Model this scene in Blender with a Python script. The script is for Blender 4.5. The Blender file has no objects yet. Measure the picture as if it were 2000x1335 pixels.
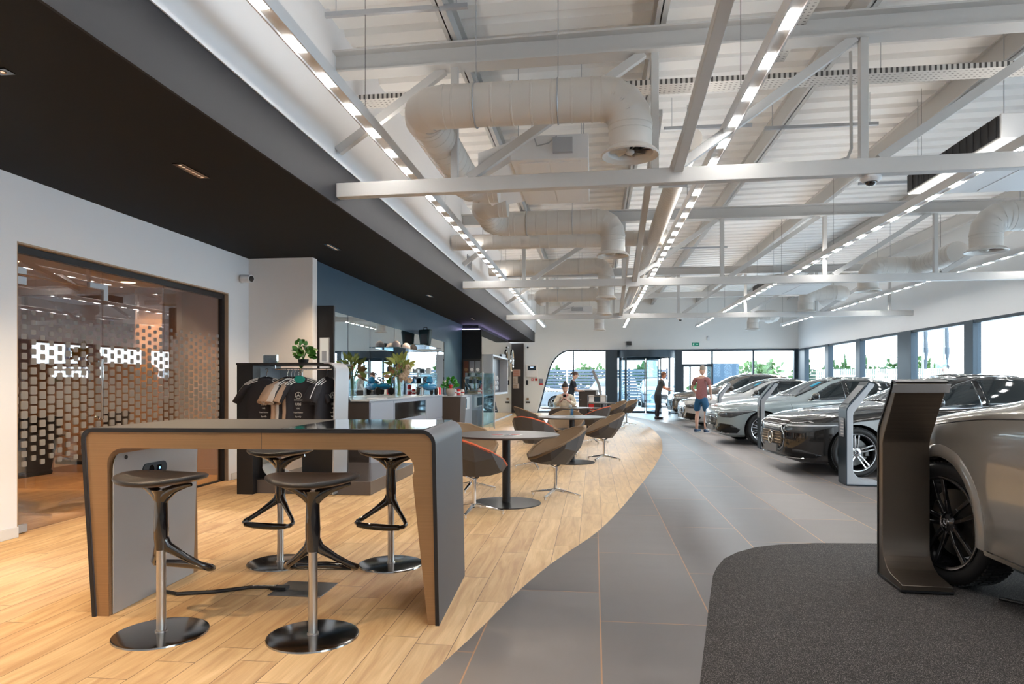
import bpy, bmesh, math, random
from mathutils import Vector, Matrix
from mathutils.bvhtree import BVHTree
from mathutils.geometry import tessellate_polygon
PI = math.pi
random.seed(7)
S = bpy.context.scene
COL = S.collection

# ---------------------------------------------------------------- camera, world, exposure
cam_d = bpy.data.cameras.new('camera'); cam = bpy.data.objects.new('camera', cam_d); COL.objects.link(cam)
cam.location = (0, 0, 1.31)
cam.rotation_euler = (PI/2, 0, math.atan(0.12))
cam_d.sensor_width = 36; cam_d.lens = 36*1333/2000
cam_d.shift_y = (748-667.5)/2000
cam_d.clip_start = 0.05; cam_d.clip_end = 500
S.camera = cam
W = bpy.data.worlds.new('world'); S.world = W; W.use_nodes = True
nt = W.node_tree; bg = nt.nodes['Background']
tc = nt.nodes.new('ShaderNodeTexCoord'); sp = nt.nodes.new('ShaderNodeSeparateXYZ'); rp = nt.nodes.new('ShaderNodeValToRGB')
nt.links.new(tc.outputs['Generated'], sp.inputs[0]); nt.links.new(sp.outputs['Z'], rp.inputs[0]); nt.links.new(rp.outputs[0], bg.inputs[0])
rp.color_ramp.elements[0].position = 0.0; rp.color_ramp.elements[0].color = (.95, .98, 1, 1)
rp.color_ramp.elements[1].position = 0.6; rp.color_ramp.elements[1].color = (.74, .87, 1, 1)
bg.inputs[1].default_value = 4.8
S.view_settings.view_transform = 'Standard'; S.view_settings.look = 'None'
S.view_settings.exposure = 0.78; S.view_settings.gamma = 1
S.view_settings.use_curve_mapping = False
LENS_POWER = 55
ADDED_FILL = 6.5  # strength of the fill glow added above the tracks
WARM = (1, .75, .49)

def lamp(name, kind, loc, power, color=(1, 1, 1), rot=(0, 0, 0), size=.1, sy=None, spot=None, blend=.5):
    d = bpy.data.lights.new(name, kind); o = bpy.data.objects.new(name, d); COL.objects.link(o)
    o.location = loc; o.rotation_euler = rot; d.energy = power; d.color = color
    if kind == 'AREA':
        d.size = size
        if sy: d.shape = 'RECTANGLE'; d.size_y = sy
    elif kind == 'SPOT':
        d.spot_size = spot or 1.2; d.spot_blend = blend; d.shadow_soft_size = size
    else: d.shadow_soft_size = size
    return o

# ---------------------------------------------------------------- materials
MATS = {}
def mat(name, col, rough=.5, metal=0, emit=0, spec=.5, coat=0, alpha=1, trans=0, ior=1.45, noise=None, bump=None, aniso=0, crough=.05):
    m = bpy.data.materials.new(name); m.use_nodes = True; MATS[name] = m
    b = m.node_tree.nodes['Principled BSDF']; I = b.inputs
    I['Base Color'].default_value = (*col, 1); I['Roughness'].default_value = rough; I['Metallic'].default_value = metal
    I['Specular IOR Level'].default_value = spec; I['Coat Weight'].default_value = coat; I['Coat Roughness'].default_value = crough
    I['Alpha'].default_value = alpha; I['Transmission Weight'].default_value = trans; I['IOR'].default_value = ior
    if emit: I['Emission Color'].default_value = (*col, 1); I['Emission Strength'].default_value = emit
    N = m.node_tree.nodes; L = m.node_tree.links
    if noise:                         # (scale, amount[, stretch]) : mottles the base colour
        t = N.new('ShaderNodeTexCoord'); mp = N.new('ShaderNodeMapping'); nz = N.new('ShaderNodeTexNoise'); mx = N.new('ShaderNodeMix')
        mx.data_type = 'RGBA'; mx.blend_type = 'MULTIPLY'
        L.new(t.outputs['Object'], mp.inputs[0]); L.new(mp.outputs[0], nz.inputs[0]); nz.inputs['Scale'].default_value = noise[0]
        nz.inputs['Detail'].default_value = 6
        if len(noise) > 2: mp.inputs['Scale'].default_value = noise[2]
        r = N.new('ShaderNodeMapRange'); L.new(nz.outputs[0], r.inputs[0]); r.inputs[1].default_value = .3; r.inputs[2].default_value = .7
        r.inputs[3].default_value = 1-noise[1]; r.inputs[4].default_value = 1+noise[1]
        mx.inputs[0].default_value = 1; mx.inputs[6].default_value = (*col, 1); L.new(r.outputs[0], mx.inputs[7]); L.new(mx.outputs[2], I['Base Color'])
    if bump:                          # (scale, strength)
        t = N.new('ShaderNodeTexCoord'); nz = N.new('ShaderNodeTexNoise'); bp = N.new('ShaderNodeBump')
        L.new(t.outputs['Object'], nz.inputs[0]); nz.inputs['Scale'].default_value = bump[0]; nz.inputs['Detail'].default_value = 3
        bp.inputs['Strength'].default_value = bump[1]; bp.inputs['Distance'].default_value = .01
        L.new(nz.outputs[0], bp.inputs['Height']); L.new(bp.outputs[0], I['Normal'])
    return m
class NG:
    def __init__(s, m): s.t = m.node_tree; s.N = s.t.nodes; s.L = s.t.links
    def n(s, ty, **k):
        o = s.N.new(ty)
        for a, v in k.items(): setattr(o, a, v)
        return o
    def m(s, op, a, b=None, c=None):
        o = s.N.new('ShaderNodeMath'); o.operation = op
        for i, v in enumerate((a, b, c)):
            if v is None: continue
            if isinstance(v, (int, float)): o.inputs[i].default_value = v
            else: s.L.new(v, o.inputs[i])
        return o.outputs[0]
    def mix(s, f, a, b, blend='MIX'):
        o = s.N.new('ShaderNodeMix'); o.data_type = 'RGBA'; o.blend_type = blend
        for i, v in ((0, f), (6, a), (7, b)):
            if isinstance(v, (int, float)): o.inputs[i].default_value = v
            elif isinstance(v, tuple): o.inputs[i].default_value = (*v, 1)
            else: s.L.new(v, o.inputs[i])
        return o.outputs[2]
    def xyz(s, out='Object'):
        t = s.N.new('ShaderNodeTexCoord'); p = s.N.new('ShaderNodeSeparateXYZ'); s.L.new(t.outputs[out], p.inputs[0]); return p.outputs, t.outputs[out]
    def noise(s, vec, scale, detail=4, dim='3D'):
        o = s.N.new('ShaderNodeTexNoise'); o.inputs['Scale'].default_value = scale; o.inputs['Detail'].default_value = detail
        if vec is not None: s.L.new(vec, o.inputs['Vector'])
        return o.outputs[0]
    def white(s, v):
        o = s.N.new('ShaderNodeTexWhiteNoise'); o.noise_dimensions = '2D' if not isinstance(v, tuple) or len(v) == 2 else '3D'
        c = s.N.new('ShaderNodeCombineXYZ')
        for i, a in enumerate(v): s.L.new(a, c.inputs[i])
        s.L.new(c.outputs[0], o.inputs['Vector']); return o.outputs['Value']
    def comb(s, *v):
        c = s.N.new('ShaderNodeCombineXYZ')
        for i, a in enumerate(v):
            if isinstance(a, (int, float)): c.inputs[i].default_value = a
            else: s.L.new(a, c.inputs[i])
        return c.outputs[0]

white_paint = mat('white_paint', (.74, .75, .76), .6)
wall_white = mat('wall_white', (.82, .83, .85), .7)
wall_pillar = mat('wall_pillar', (.80, .76, .73), .7)
steel_paint = mat('steel_paint', (.55, .545, .535), .45)
deck_paint = mat('deck_paint', (.86, .855, .84), .55)
duct_paint = mat('duct_paint', (.60, .57, .53), .38)
dark_ceiling = mat('dark_ceiling', (.0085, .0082, .009), .7, spec=.2)
bulk_grey = mat('bulk_grey', (.0125, .0135, .018), .6, spec=.3)
navy = mat('navy', (.035, .075, .115), .45)
black_satin = mat('black_satin', (.012, .012, .014), .35)
black_matte = mat('black_matte', (.02, .02, .022), .6)
black_gloss = mat('black_gloss', (.006, .006, .008), .06, coat=1)
leather_black = mat('leather_black', (.014, .013, .014), .33, bump=(220, .25))
frame_blue = mat('frame_blue', (.028, .045, .062), .35, metal=.3)
chrome = mat('chrome', (.75, .76, .78), .08, metal=1)
brushed = mat('brushed', (.5, .49, .48), .28, metal=1, noise=(3, .12, (60, 60, 1)))
brushed_dark = mat('brushed_dark', (.33, .32, .31), .3, metal=1)
bronze = mat('bronze', (.30, .17, .08), .36, metal=.35, noise=(2, .08, (1, 1, 80)))
table_black = mat('table_black', (.075, .085, .108), .45)
table_top_m = mat('table_top_m', (.060, .052, .047), .5)
panel_grey = mat('panel_grey', (.42, .42, .43), .42, metal=.2)
silver_paint = mat('silver_paint', (.42, .44, .47), .4, metal=.5)
cab_grey = mat('cab_grey', (.23, .26, .32), .4)
cab_brown = mat('cab_brown', (.045, .036, .032), .5)
mirror = mat('mirror', (.62, .68, .70), .015, metal=1)
mirror_bronze = mat('mirror_bronze', (.62, .57, .50), .02, metal=1)
rubber = mat('rubber', (.012, .012, .013), .6)
plastic_white = mat('plastic_white', (.7, .7, .7), .4)
paper = mat('paper', (.75, .74, .72), .7)
chair_out = mat('chair_out', (.072, .066, .066), .55, bump=(400, .2))
chair_in = mat('chair_in', (.24, .155, .085), .55, bump=(400, .25))
chair_orange = mat('chair_orange', (.62, .10, .03), .5)
tan_wall = mat('tan_wall', (.42, .27, .16), .6)
skin = mat('skin', (.55, .30, .20), .5); skin_pale = mat('skin_pale', (.62, .38, .29), .5)
hair_dark = mat('hair_dark', (.02, .014, .012), .5); hair_grey = mat('hair_grey', (.30, .255, .21), .6)
leaf = mat('leaf', (.045, .16, .02), .4, noise=(9, .35)); leaf_light = mat('leaf_light', (.15, .30, .05), .4, noise=(9, .3))
red = mat('red', (.5, .02, .02), .3); blue_car_m = mat('toy_blue', (.01, .14, .32), .15, coat=1)
orange_m = mat('orange_m', (.6, .14, .05), .4)

def glass_mat(name, tint=(1, 1, 1), refl=1.0, rough=.0, base=.04):
    m = bpy.data.materials.new(name); m.use_nodes = True; g = NG(m)
    g.N.remove(g.N['Principled BSDF']); out = g.N['Material Output']
    tr = g.n('ShaderNodeBsdfTransparent'); tr.inputs[0].default_value = (*tint, 1)
    gl = g.n('ShaderNodeBsdfGlossy'); gl.inputs['Roughness'].default_value = rough; gl.inputs[0].default_value = (.9, .95, 1, 1)
    lw = g.n('ShaderNodeLayerWeight'); lw.inputs[0].default_value = .5
    f = g.m('MULTIPLY', g.m('POWER', lw.outputs['Facing'], 4.5), refl*.9); f = g.m('MINIMUM', g.m('ADD', f, base), 1)
    mx = g.n('ShaderNodeMixShader'); g.L.new(f, mx.inputs[0]); g.L.new(tr.outputs[0], mx.inputs[1]); g.L.new(gl.outputs[0], mx.inputs[2])
    g.L.new(mx.outputs[0], out.inputs[0]); return m
glass = glass_mat('glass', (.86, .93, .95)); glass_clear = glass_mat('glass_clear', (.93, .97, .97), base=.06)
win_glass = glass_mat('win_glass', (.90, .95, .97), base=.02)

# partition glass with frosted squares
def partition_glass():
    m = glass_mat('partition_glass', (.80, .72, .66), refl=1.5, base=.15); g = NG(m)
    out = g.N['Material Output']; old = out.inputs[0].links[0].from_socket
    P, _ = g.xyz('Object')
    c = g.m('DIVIDE', P[1], .10); ci = g.m('FLOOR', c); cf = g.m('FRACT', c)
    zz = g.m('ADD', g.m('DIVIDE', P[2], .086), g.m('MULTIPLY', g.m('MODULO', ci, 2), .5)); zf = g.m('FRACT', zz)
    zc = g.m('MULTIPLY', g.m('ADD', g.m('FLOOR', zz), .5), .086)          # row height
    dz = g.m('ABSOLUTE', g.m('SUBTRACT', zc, 1.20))
    size = g.m('SUBTRACT', .44, g.m('MULTIPLY', dz, .30))                 # half-width in cells
    inband = g.m('MULTIPLY', g.m('LESS_THAN', zc, 2.02), g.m('GREATER_THAN', zc, .62))
    ax = g.m('ABSOLUTE', g.m('SUBTRACT', cf, .5)); az = g.m('ABSOLUTE', g.m('SUBTRACT', zf, .5))
    r = g.m('POWER', g.m('ADD', g.m('POWER', g.m('MULTIPLY', ax, 1.14), 6), g.m('POWER', az, 6)), 1/6)
    f = g.m('MULTIPLY', g.m('LESS_THAN', r, size), inband)
    fr = g.n('ShaderNodeBsdfDiffuse'); fr.inputs[0].default_value = (.34, .33, .31, 1)
    tl = g.n('ShaderNodeBsdfTranslucent'); tl.inputs[0].default_value = (.42, .38, .34, 1)
    a = g.n('ShaderNodeMixShader'); a.inputs[0].default_value = .35; g.L.new(fr.outputs[0], a.inputs[1]); g.L.new(tl.outputs[0], a.inputs[2])
    mx = g.n('ShaderNodeMixShader'); g.L.new(f, mx.inputs[0]); g.L.new(old, mx.inputs[1]); g.L.new(a.outputs[0], mx.inputs[2])
    g.L.new(mx.outputs[0], out.inputs[0]); return m

def floor_oak():
    m = mat('floor_oak', (.5, .3, .15), .38); g = NG(m); b = g.N['Principled BSDF']
    P, V = g.xyz('Object')
    c = g.m('DIVIDE', g.m('ADD', P[0], 20.0), .193); ci = g.m('FLOOR', c); cf = g.m('FRACT', c)
    off = g.white((ci, ci)); r = g.m('ADD', g.m('DIVIDE', P[1], 1.2), g.m('MULTIPLY', off, 7.3)); ri = g.m('FLOOR', r); rf = g.m('FRACT', r)
    idn = g.white((ci, ri)); id2 = g.white((ri, ci))
    vec = g.comb(g.m('ADD', g.m('MULTIPLY', P[0], 9), g.m('MULTIPLY', idn, 40)), g.m('MULTIPLY', P[1], .9), g.m('MULTIPLY', id2, 30))
    n1 = g.noise(vec, 1.3, 8)
    nz = g.N[-1]; nz.inputs['Distortion'].default_value = 1.2
    vec2 = g.comb(g.m('MULTIPLY', P[0], 60), g.m('MULTIPLY', P[1], 3), g.m('MULTIPLY', idn, 9)); n2 = g.noise(vec2, 2, 3)
    rp = g.n('ShaderNodeValToRGB'); g.L.new(n1, rp.inputs[0]); e = rp.color_ramp
    e.elements[0].position = .30; e.elements[0].color = (.46, .265, .12, 1)
    e.elements[1].position = .72; e.elements[1].color = (.68, .455, .235, 1)
    k = e.elements.new(.50); k.color = (.58, .365, .175, 1)
    col = g.mix(1.0, rp.outputs[0], g.mix(n2, (.86, .85, .83), (1.12, 1.12, 1.12)), 'MULTIPLY')
    col = g.mix(1.0, col, g.mix(idn, (.92, .90, .88), (1.08, 1.09, 1.10)), 'MULTIPLY')
    ex = g.m('MINIMUM', cf, g.m('SUBTRACT', 1, cf)); ey = g.m('MINIMUM', rf, g.m('SUBTRACT', 1, rf))
    j = g.m('MAXIMUM', g.m('LESS_THAN', ex, .0085), g.m('LESS_THAN', ey, .0016))
    col = g.mix(j, col, (.12, .07, .035)); g.L.new(col, b.inputs['Base Color'])
    g.L.new(g.m('ADD', .27, g.m('MULTIPLY', n1, .2)), b.inputs['Roughness'])
    bp = g.n('ShaderNodeBump'); bp.inputs['Strength'].default_value = .25; bp.inputs['Distance'].default_value = .003
    g.L.new(g.m('SUBTRACT', g.m('MULTIPLY', n2, .3), j), bp.inputs['Height']); g.L.new(bp.outputs[0], b.inputs['Normal'])
    return m

def floor_tile():
    m = mat('floor_tile', (.15, .14, .14), .3); g = NG(m); b = g.N['Principled BSDF']
    P, V = g.xyz('Object')
    c = g.m('DIVIDE', g.m('ADD', P[0], 12.30-.055+.02), .615); ci = g.m('FLOOR', c); cf = g.m('FRACT', c)
    r = g.m('ADD', g.m('DIVIDE', g.m('SUBTRACT', P[1], .20), 1.54), g.m('MULTIPLY', ci, 1/3)); ri = g.m('FLOOR', r); rf = g.m('FRACT', r)
    idn = g.white((ci, ri))
    n1 = g.noise(g.comb(g.m('MULTIPLY', P[0], 1), g.m('MULTIPLY', P[1], 2.4), idn), 2.2, 6); n2 = g.noise(V, 60, 3)
    col = g.mix(n1, (.20, .192, .195), (.295, .283, .288)); col = g.mix(1.0, col, g.mix(idn, (.9, .9, .9), (1.1, 1.09, 1.07)), 'MULTIPLY')
    ex = g.m('MINIMUM', cf, g.m('SUBTRACT', 1, cf)); ey = g.m('MINIMUM', rf, g.m('SUBTRACT', 1, rf))
    j = g.m('MAXIMUM', g.m('LESS_THAN', ex, .0060), g.m('LESS_THAN', ey, .0026))
    col = g.mix(j, col, (.60, .36, .20)); g.L.new(col, b.inputs['Base Color'])
    g.L.new(g.m('ADD', .26, g.m('MULTIPLY', n1, .22)), b.inputs['Roughness'])
    bp = g.n('ShaderNodeBump'); bp.inputs['Strength'].default_value = .12; bp.inputs['Distance'].default_value = .004
    g.L.new(g.m('ADD', g.m('MULTIPLY', n2, .25), n1), bp.inputs['Height']); g.L.new(bp.outputs[0], b.inputs['Normal'])
    return m

def carpet_mat():
    m = mat('carpet', (.03, .03, .03), .95); g = NG(m); b = g.N['Principled BSDF']; P, V = g.xyz('Object')
    n = g.noise(V, 260, 2); n2 = g.noise(V, 9, 3)
    rp = g.n('ShaderNodeValToRGB'); g.L.new(n, rp.inputs[0]); e = rp.color_ramp
    e.elements[0].position = .42; e.elements[0].color = (.028, .025, .025, 1); e.elements[1].position = .72; e.elements[1].color = (.40, .36, .34, 1)
    k = e.elements.new(.56); k.color = (.070, .062, .060, 1)
    g.L.new(g.mix(1.0, rp.outputs[0], g.mix(n2, (.8, .8, .8), (1.2, 1.2, 1.2)), 'MULTIPLY'), b.inputs['Base Color'])
    bp = g.n('ShaderNodeBump'); bp.inputs['Strength'].default_value = .8; bp.inputs['Distance'].default_value = .006
    g.L.new(n, bp.inputs['Height']); g.L.new(bp.outputs[0], b.inputs['Normal']); return m

def perf_mat():
    m = mat('perforated', (.60, .585, .56), .45); g = NG(m); b = g.N['Principled BSDF']; P, V = g.xyz('Object')
    fx = g.m('ABSOLUTE', g.m('SUBTRACT', g.m('FRACT', g.m('DIVIDE', P[0], .05)), .5))
    fy = g.m('ABSOLUTE', g.m('SUBTRACT', g.m('FRACT', g.m('DIVIDE', P[1], .05)), .5))
    j = g.m('MULTIPLY', g.m('LESS_THAN', fx, .22), g.m('LESS_THAN', fy, .11))
    g.L.new(g.mix(j, (.62, .60, .57), (.09, .085, .08)), b.inputs['Base Color']); return m

# ---------------------------------------------------------------- mesh helpers
class MB:
    def __init__(s): s.v = []; s.f = []; s.mi = []; s.cur = 0
    def add(s, vs, fs):
        o = len(s.v); s.v += [tuple(v) for v in vs]; s.f += [tuple(i+o for i in f) for f in fs]; s.mi += [s.cur]*len(fs); return s
    def box(s, x0, x1, y0, y1, z0, z1):
        return s.add([(x, y, z) for z in (z0, z1) for y in (y0, y1) for x in (x0, x1)],
                     [(0, 2, 3, 1), (4, 5, 7, 6), (0, 1, 5, 4), (2, 6, 7, 3), (0, 4, 6, 2), (1, 3, 7, 5)])
    def bar(s, p0, p1, w, h, up=(0, 0, 1), w1=None, h1=None):
        p0 = Vector(p0); p1 = Vector(p1); d = (p1-p0).normalized(); up = Vector(up)
        if abs(d.dot(up)) > .98: up = Vector((1, 0, 0))
        a = d.cross(up).normalized(); b = a.cross(d); w1 = w if w1 is None else w1; h1 = h if h1 is None else h1
        v = [p+a*(i*ww/2)+b*(j*hh/2) for p, ww, hh in ((p0, w, h), (p1, w1, h1)) for i, j in ((-1, -1), (1, -1), (1, 1), (-1, 1))]
        return s.add(v, [(0, 1, 2, 3), (7, 6, 5, 4), (0, 4, 5, 1), (1, 5, 6, 2), (2, 6, 7, 3), (3, 7, 4, 0)])
    def loft(s, rings, cap=True, closed=True):
        n = len(rings[0]); v = [p for r in rings for p in r]; f = []
        m = n if closed else n-1
        for i in range(len(rings)-1):
            for j in range(m):
                k = (j+1) % n; f.append((i*n+j, i*n+k, (i+1)*n+k, (i+1)*n+j))
        if cap: f += [tuple(range(n-1, -1, -1)), tuple((len(rings)-1)*n+j for j in range(n))]
        return s.add(v, f)
    def cyl(s, p0, p1, r0, r1=None, n=20, cap=True):
        return s.tube([p0, p1], [r0, r0 if r1 is None else r1], n, cap)
    def tube(s, pts, r, n=12, cap=True, flat=1.0, closed=False):
        pts = [Vector(p) for p in pts]; m = len(pts); rs = r if isinstance(r, (list, tuple)) else [r]*m
        rings = []; prev = None
        for i, p in enumerate(pts):
            if closed: d = (pts[(i+1) % m]-pts[i-1])
            else: d = (pts[min(i+1, m-1)]-pts[max(i-1, 0)])
            d.normalize()
            if prev is None:
                u = Vector((0, 0, 1)) if abs(d.z) < .95 else Vector((1, 0, 0)); a = d.cross(u).normalized()
            else: a = (prev-d*prev.dot(d)).normalized()
            b = d.cross(a); prev = a
            rings.append([p+(a*math.cos(t)+b*math.sin(t)*flat)*rs[i] for t in (2*PI*k/n for k in range(n))])
        if closed: rings.append(rings[0]); cap = False
        return s.loft(rings, cap)
    def lathe(s, prof, n=32, c=(0, 0, 0), axis='z', cap=False, sx=1, sy=1):
        rings = []
        for r, z in prof:
            ring = []
            for k in range(n):
                t = 2*PI*k/n; x, y = r*math.cos(t)*sx, r*math.sin(t)*sy
                q = {'z': (x, y, z), 'y': (x, z, y), 'x': (z, x, y)}[axis]
                ring.append((q[0]+c[0], q[1]+c[1], q[2]+c[2]))
            rings.append(ring)
        return s.loft(rings, cap)
    def prism(s, poly, t0, t1, plane='xz'):
        def q(a, b, t): return {'xz': (a, t, b), 'yz': (t, a, b), 'xy': (a, b, t)}[plane]
        n = len(poly); v = [q(a, b, t0) for a, b in poly]+[q(a, b, t1) for a, b in poly]
        return s.add(v, [tuple(range(n-1, -1, -1)), tuple(range(n, 2*n))]+[(i, (i+1) % n, n+(i+1) % n, n+i) for i in range(n)])
    def sphere(s, c, r, n=16, m=10):
        rx, ry, rz = r if isinstance(r, tuple) else (r, r, r)
        prof = [(max(math.sin(PI*i/m), 1e-4), -math.cos(PI*i/m)) for i in range(m+1)]
        return s.loft([[(c[0]+rx*a*math.cos(2*PI*k/n), c[1]+ry*a*math.sin(2*PI*k/n), c[2]+rz*b) for k in range(n)] for a, b in prof], False)
    def mesh(s, name, mats, angle=35, fix=True):
        me = bpy.data.meshes.new(name); me.from_pydata(s.v, [], s.f)
        for m_ in (mats if isinstance(mats, (list, tuple)) else [mats]): me.materials.append(m_)
        if any(s.mi): me.polygons.foreach_set('material_index', s.mi)
        if fix:
            bm = bmesh.new(); bm.from_mesh(me); bmesh.ops.remove_doubles(bm, verts=bm.verts, dist=1e-5); bmesh.ops.recalc_face_normals(bm, faces=bm.faces); bm.to_mesh(me); bm.free()
        me.polygons.foreach_set('use_smooth', [True]*len(me.polygons))
        if angle is not None: me.set_sharp_from_angle(angle=math.radians(angle))
        me.update(); return me
    def build(s, name, mats, parent=None, angle=35, bevel=0, seg=2, loc=None, rz=None, sub=0, fix=True):
        o = bpy.data.objects.new(name, s.mesh(name, mats, angle, fix)); COL.objects.link(o)
        if parent: o.parent = parent
        if loc: o.location = loc
        if rz: o.rotation_euler = (0, 0, rz)
        if bevel:
            b = o.modifiers.new('b', 'BEVEL'); b.width = bevel; b.segments = seg; b.limit_method = 'ANGLE'; b.angle_limit = math.radians(40)
        if sub:
            b = o.modifiers.new('s', 'SUBSURF'); b.levels = b.render_levels = sub
        return o
def tag(o, label, cat=None, group=None, kind=None):
    o['label'] = label
    if cat: o['category'] = cat
    if group: o['group'] = group
    if kind: o['kind'] = kind
    return o
def thing(name, label, cat, loc=(0, 0, 0), rz=0, group=None):
    o = bpy.data.objects.new(name, None); COL.objects.link(o); o.empty_display_size = .1
    o.location = loc; o.rotation_euler = (0, 0, rz); return tag(o, label, cat, group)
def struct(o, label=None):
    o['kind'] = 'structure'
    if label: o['label'] = label
    return o
def dup(root, loc=None, rz=None, label=None, group=None):
    kids = {}
    for o in list(COL.objects): kids.setdefault(o.parent, []).append(o)
    def rec(o, par):
        c = o.copy(); COL.objects.link(c); c.parent = par
        for k in kids.get(o, []): rec(k, c)
        return c
    r = rec(root, None)
    if loc is not None: r.location = loc
    if rz is not None: r.rotation_euler = (0, 0, rz)
    if label: r['label'] = label
    if group: r['group'] = group
    return r
def arc(cx, cy, r, a0, a1, n=8): return [(cx+r*math.cos(math.radians(a0+(a1-a0)*i/n)), cy+r*math.sin(math.radians(a0+(a1-a0)*i/n))) for i in range(n+1)]
def crom(keys, x):
    if x <= keys[0][0]: return keys[0][1]
    if x >= keys[-1][0]: return keys[-1][1]
    for i in range(len(keys)-1):
        if keys[i][0] <= x <= keys[i+1][0]: break
    x0, y0 = keys[i]; x1, y1 = keys[i+1]; h = x1-x0; t = (x-x0)/h
    def sl(j):
        a = keys[max(j-1, 0)]; b = keys[min(j+1, len(keys)-1)]
        if j == 0 or j == len(keys)-1: return (b[1]-a[1])/(b[0]-a[0])
        d0 = (keys[j][1]-a[1])/(keys[j][0]-a[0]); d1 = (b[1]-keys[j][1])/(b[0]-keys[j][0])
        return 0 if d0*d1 <= 0 else 2*d0*d1/(d0+d1)
    m0, m1 = sl(i)*h, sl(i+1)*h
    return (2*t**3-3*t*t+1)*y0+(t**3-2*t*t+t)*m0+(-2*t**3+3*t*t)*y1+(t**3-t*t)*m1
def text_obj(txt, size, m, loc, rot, parent=None, name='lettering', ext=.0008, align='CENTER', label=None):
    c = bpy.data.curves.new(name, 'FONT'); c.body = txt; c.size = size; c.extrude = ext; c.align_x = align; c.align_y = 'CENTER'; c.resolution_u = 2
    o = bpy.data.objects.new('tmp', c); COL.objects.link(o); dg = bpy.context.evaluated_depsgraph_get(); dg.update()
    me = bpy.data.meshes.new_from_object(o.evaluated_get(dg)); bpy.data.objects.remove(o)
    me.materials.clear(); me.materials.append(m)
    r = bpy.data.objects.new(name, me); COL.objects.link(r); r.location = loc; r.rotation_euler = rot
    if parent: r.parent = parent
    return r
def bake(o):
    dg = bpy.context.evaluated_depsgraph_get(); dg.update()
    me = bpy.data.meshes.new_from_object(o.evaluated_get(dg)); o.modifiers.clear(); o.data = me; return o
def star_logo(mb, c, r, t, axis='x', n=24):
    """ring with three tapering spokes; lies in the plane normal to axis"""
    def q(a, b, d): return {'x': (c[0]+d, c[1]+a, c[2]+b), 'y': (c[0]+a, c[1]+d, c[2]+b), 'z': (c[0]+a, c[1]+b, c[2]+d)}[axis]
    mb.tube([q(r*math.cos(2*PI*k/n), r*math.sin(2*PI*k/n), 0) for k in range(n)], t, 6, closed=True)
    for k in range(3):
        a = PI/2+k*2*PI/3; e = q(r*math.cos(a), r*math.sin(a), 0)
        pts = [q(.17*r*math.cos(a+s*PI/3), .17*r*math.sin(a+s*PI/3), 0) for s in (-1, 1)]
        mb.add([e, pts[0], q(0, 0, 0), pts[1], q(.1*r*math.cos(a), .1*r*math.sin(a), t*1.6), q(.1*r*math.cos(a), .1*r*math.sin(a), -t*1.6)],
               [(0, 1, 4), (1, 2, 4), (2, 3, 4), (3, 0, 4), (1, 0, 5), (2, 1, 5), (3, 2, 5), (0, 3, 5)])
# ================================================================ THE SHELL
XL, XN, XB, XR, YF, YB = -4.88, -3.98, -2.53, 8.6, 30.2, -8.0
ZC, ZBT = 3.08, 3.51
def roofz(x): return 4.88+(x+2.6)*.0235
curve = [(-6.5, -8.0), (-3.2, -3.0), (-1.6, .3), (-.95, 2.1), (-.753, 2.906), (-.607, 3.576), (-.499, 4.158), (-.328, 4.887), (.046, 6.134), (.491, 8.355), (1.02, 11.4), (1.36, 13.9), (1.62, 17.4), (1.66, 19.8), (1.60, 22.5), (1.30, 26.0), (.9, 30.2)]
bnd = []
for i in range(128):
    y = -8.0+38.2*i/127; bnd.append((crom([(b, a) for a, b in curve], y), y))
mb = MB(); mb.prism([(-8.6, -8.0)]+bnd+[(-8.6, 30.2)], -.1, 0, 'xy'); struct(mb.build('floor', floor_oak(), angle=None))
mb = MB(); mb.prism([(9.0, 30.2)]+[(x, y) for x, y in reversed(bnd)]+[(9.0, -8.0)], -.1, 0, 'xy'); struct(mb.build('floor_tiled', floor_tile(), angle=None))
# ceiling deck: trapezoidal sheet, ribs across the hall
mb = MB(); prof = []
y = YB-.2
while y < YF+.3:
    prof += [(y, 0), (y+.21, 0), (y+.245, .06), (y+.33, .06), (y+.365, 0)]; y += .375
mb.loft([[(x, y, roofz(x)+z) for y, z in prof] for x in (-2.6, XR+.1)], cap=False, closed=False)
mb.loft([[(x, y, roofz(x)+.25) for y, z in prof] for x in (-2.6, XR+.1)], cap=False, closed=False)
struct(mb.build('ceiling', deck_paint, angle=20, fix=False))
# dark lowered ceiling and bulkhead
mb = MB(); mb.box(-8.6, XB-.02, YB, 29.3, ZC, ZC+.12); struct(mb.build('ceiling_dark', dark_ceiling))
mb = MB(); mb.box(XB-.02, XB, YB, 29.32, ZC-.004, ZBT); mb.box(-4.0, XB, 29.3, 29.32, ZC-.004, ZBT); struct(mb.build('trim_1', bulk_grey))
mb = MB(); mb.box(-2.75, XB-.02, YB, 29.32, ZBT, 4.95); mb.box(-3.9, XB-.02, 29.32, YF, ZBT-.001, 4.95); mb.box(XB-.02, XB+.012, YB, 29.33, ZBT-.006, ZBT+.03); struct(mb.build('wall_upper', wall_white))
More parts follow.
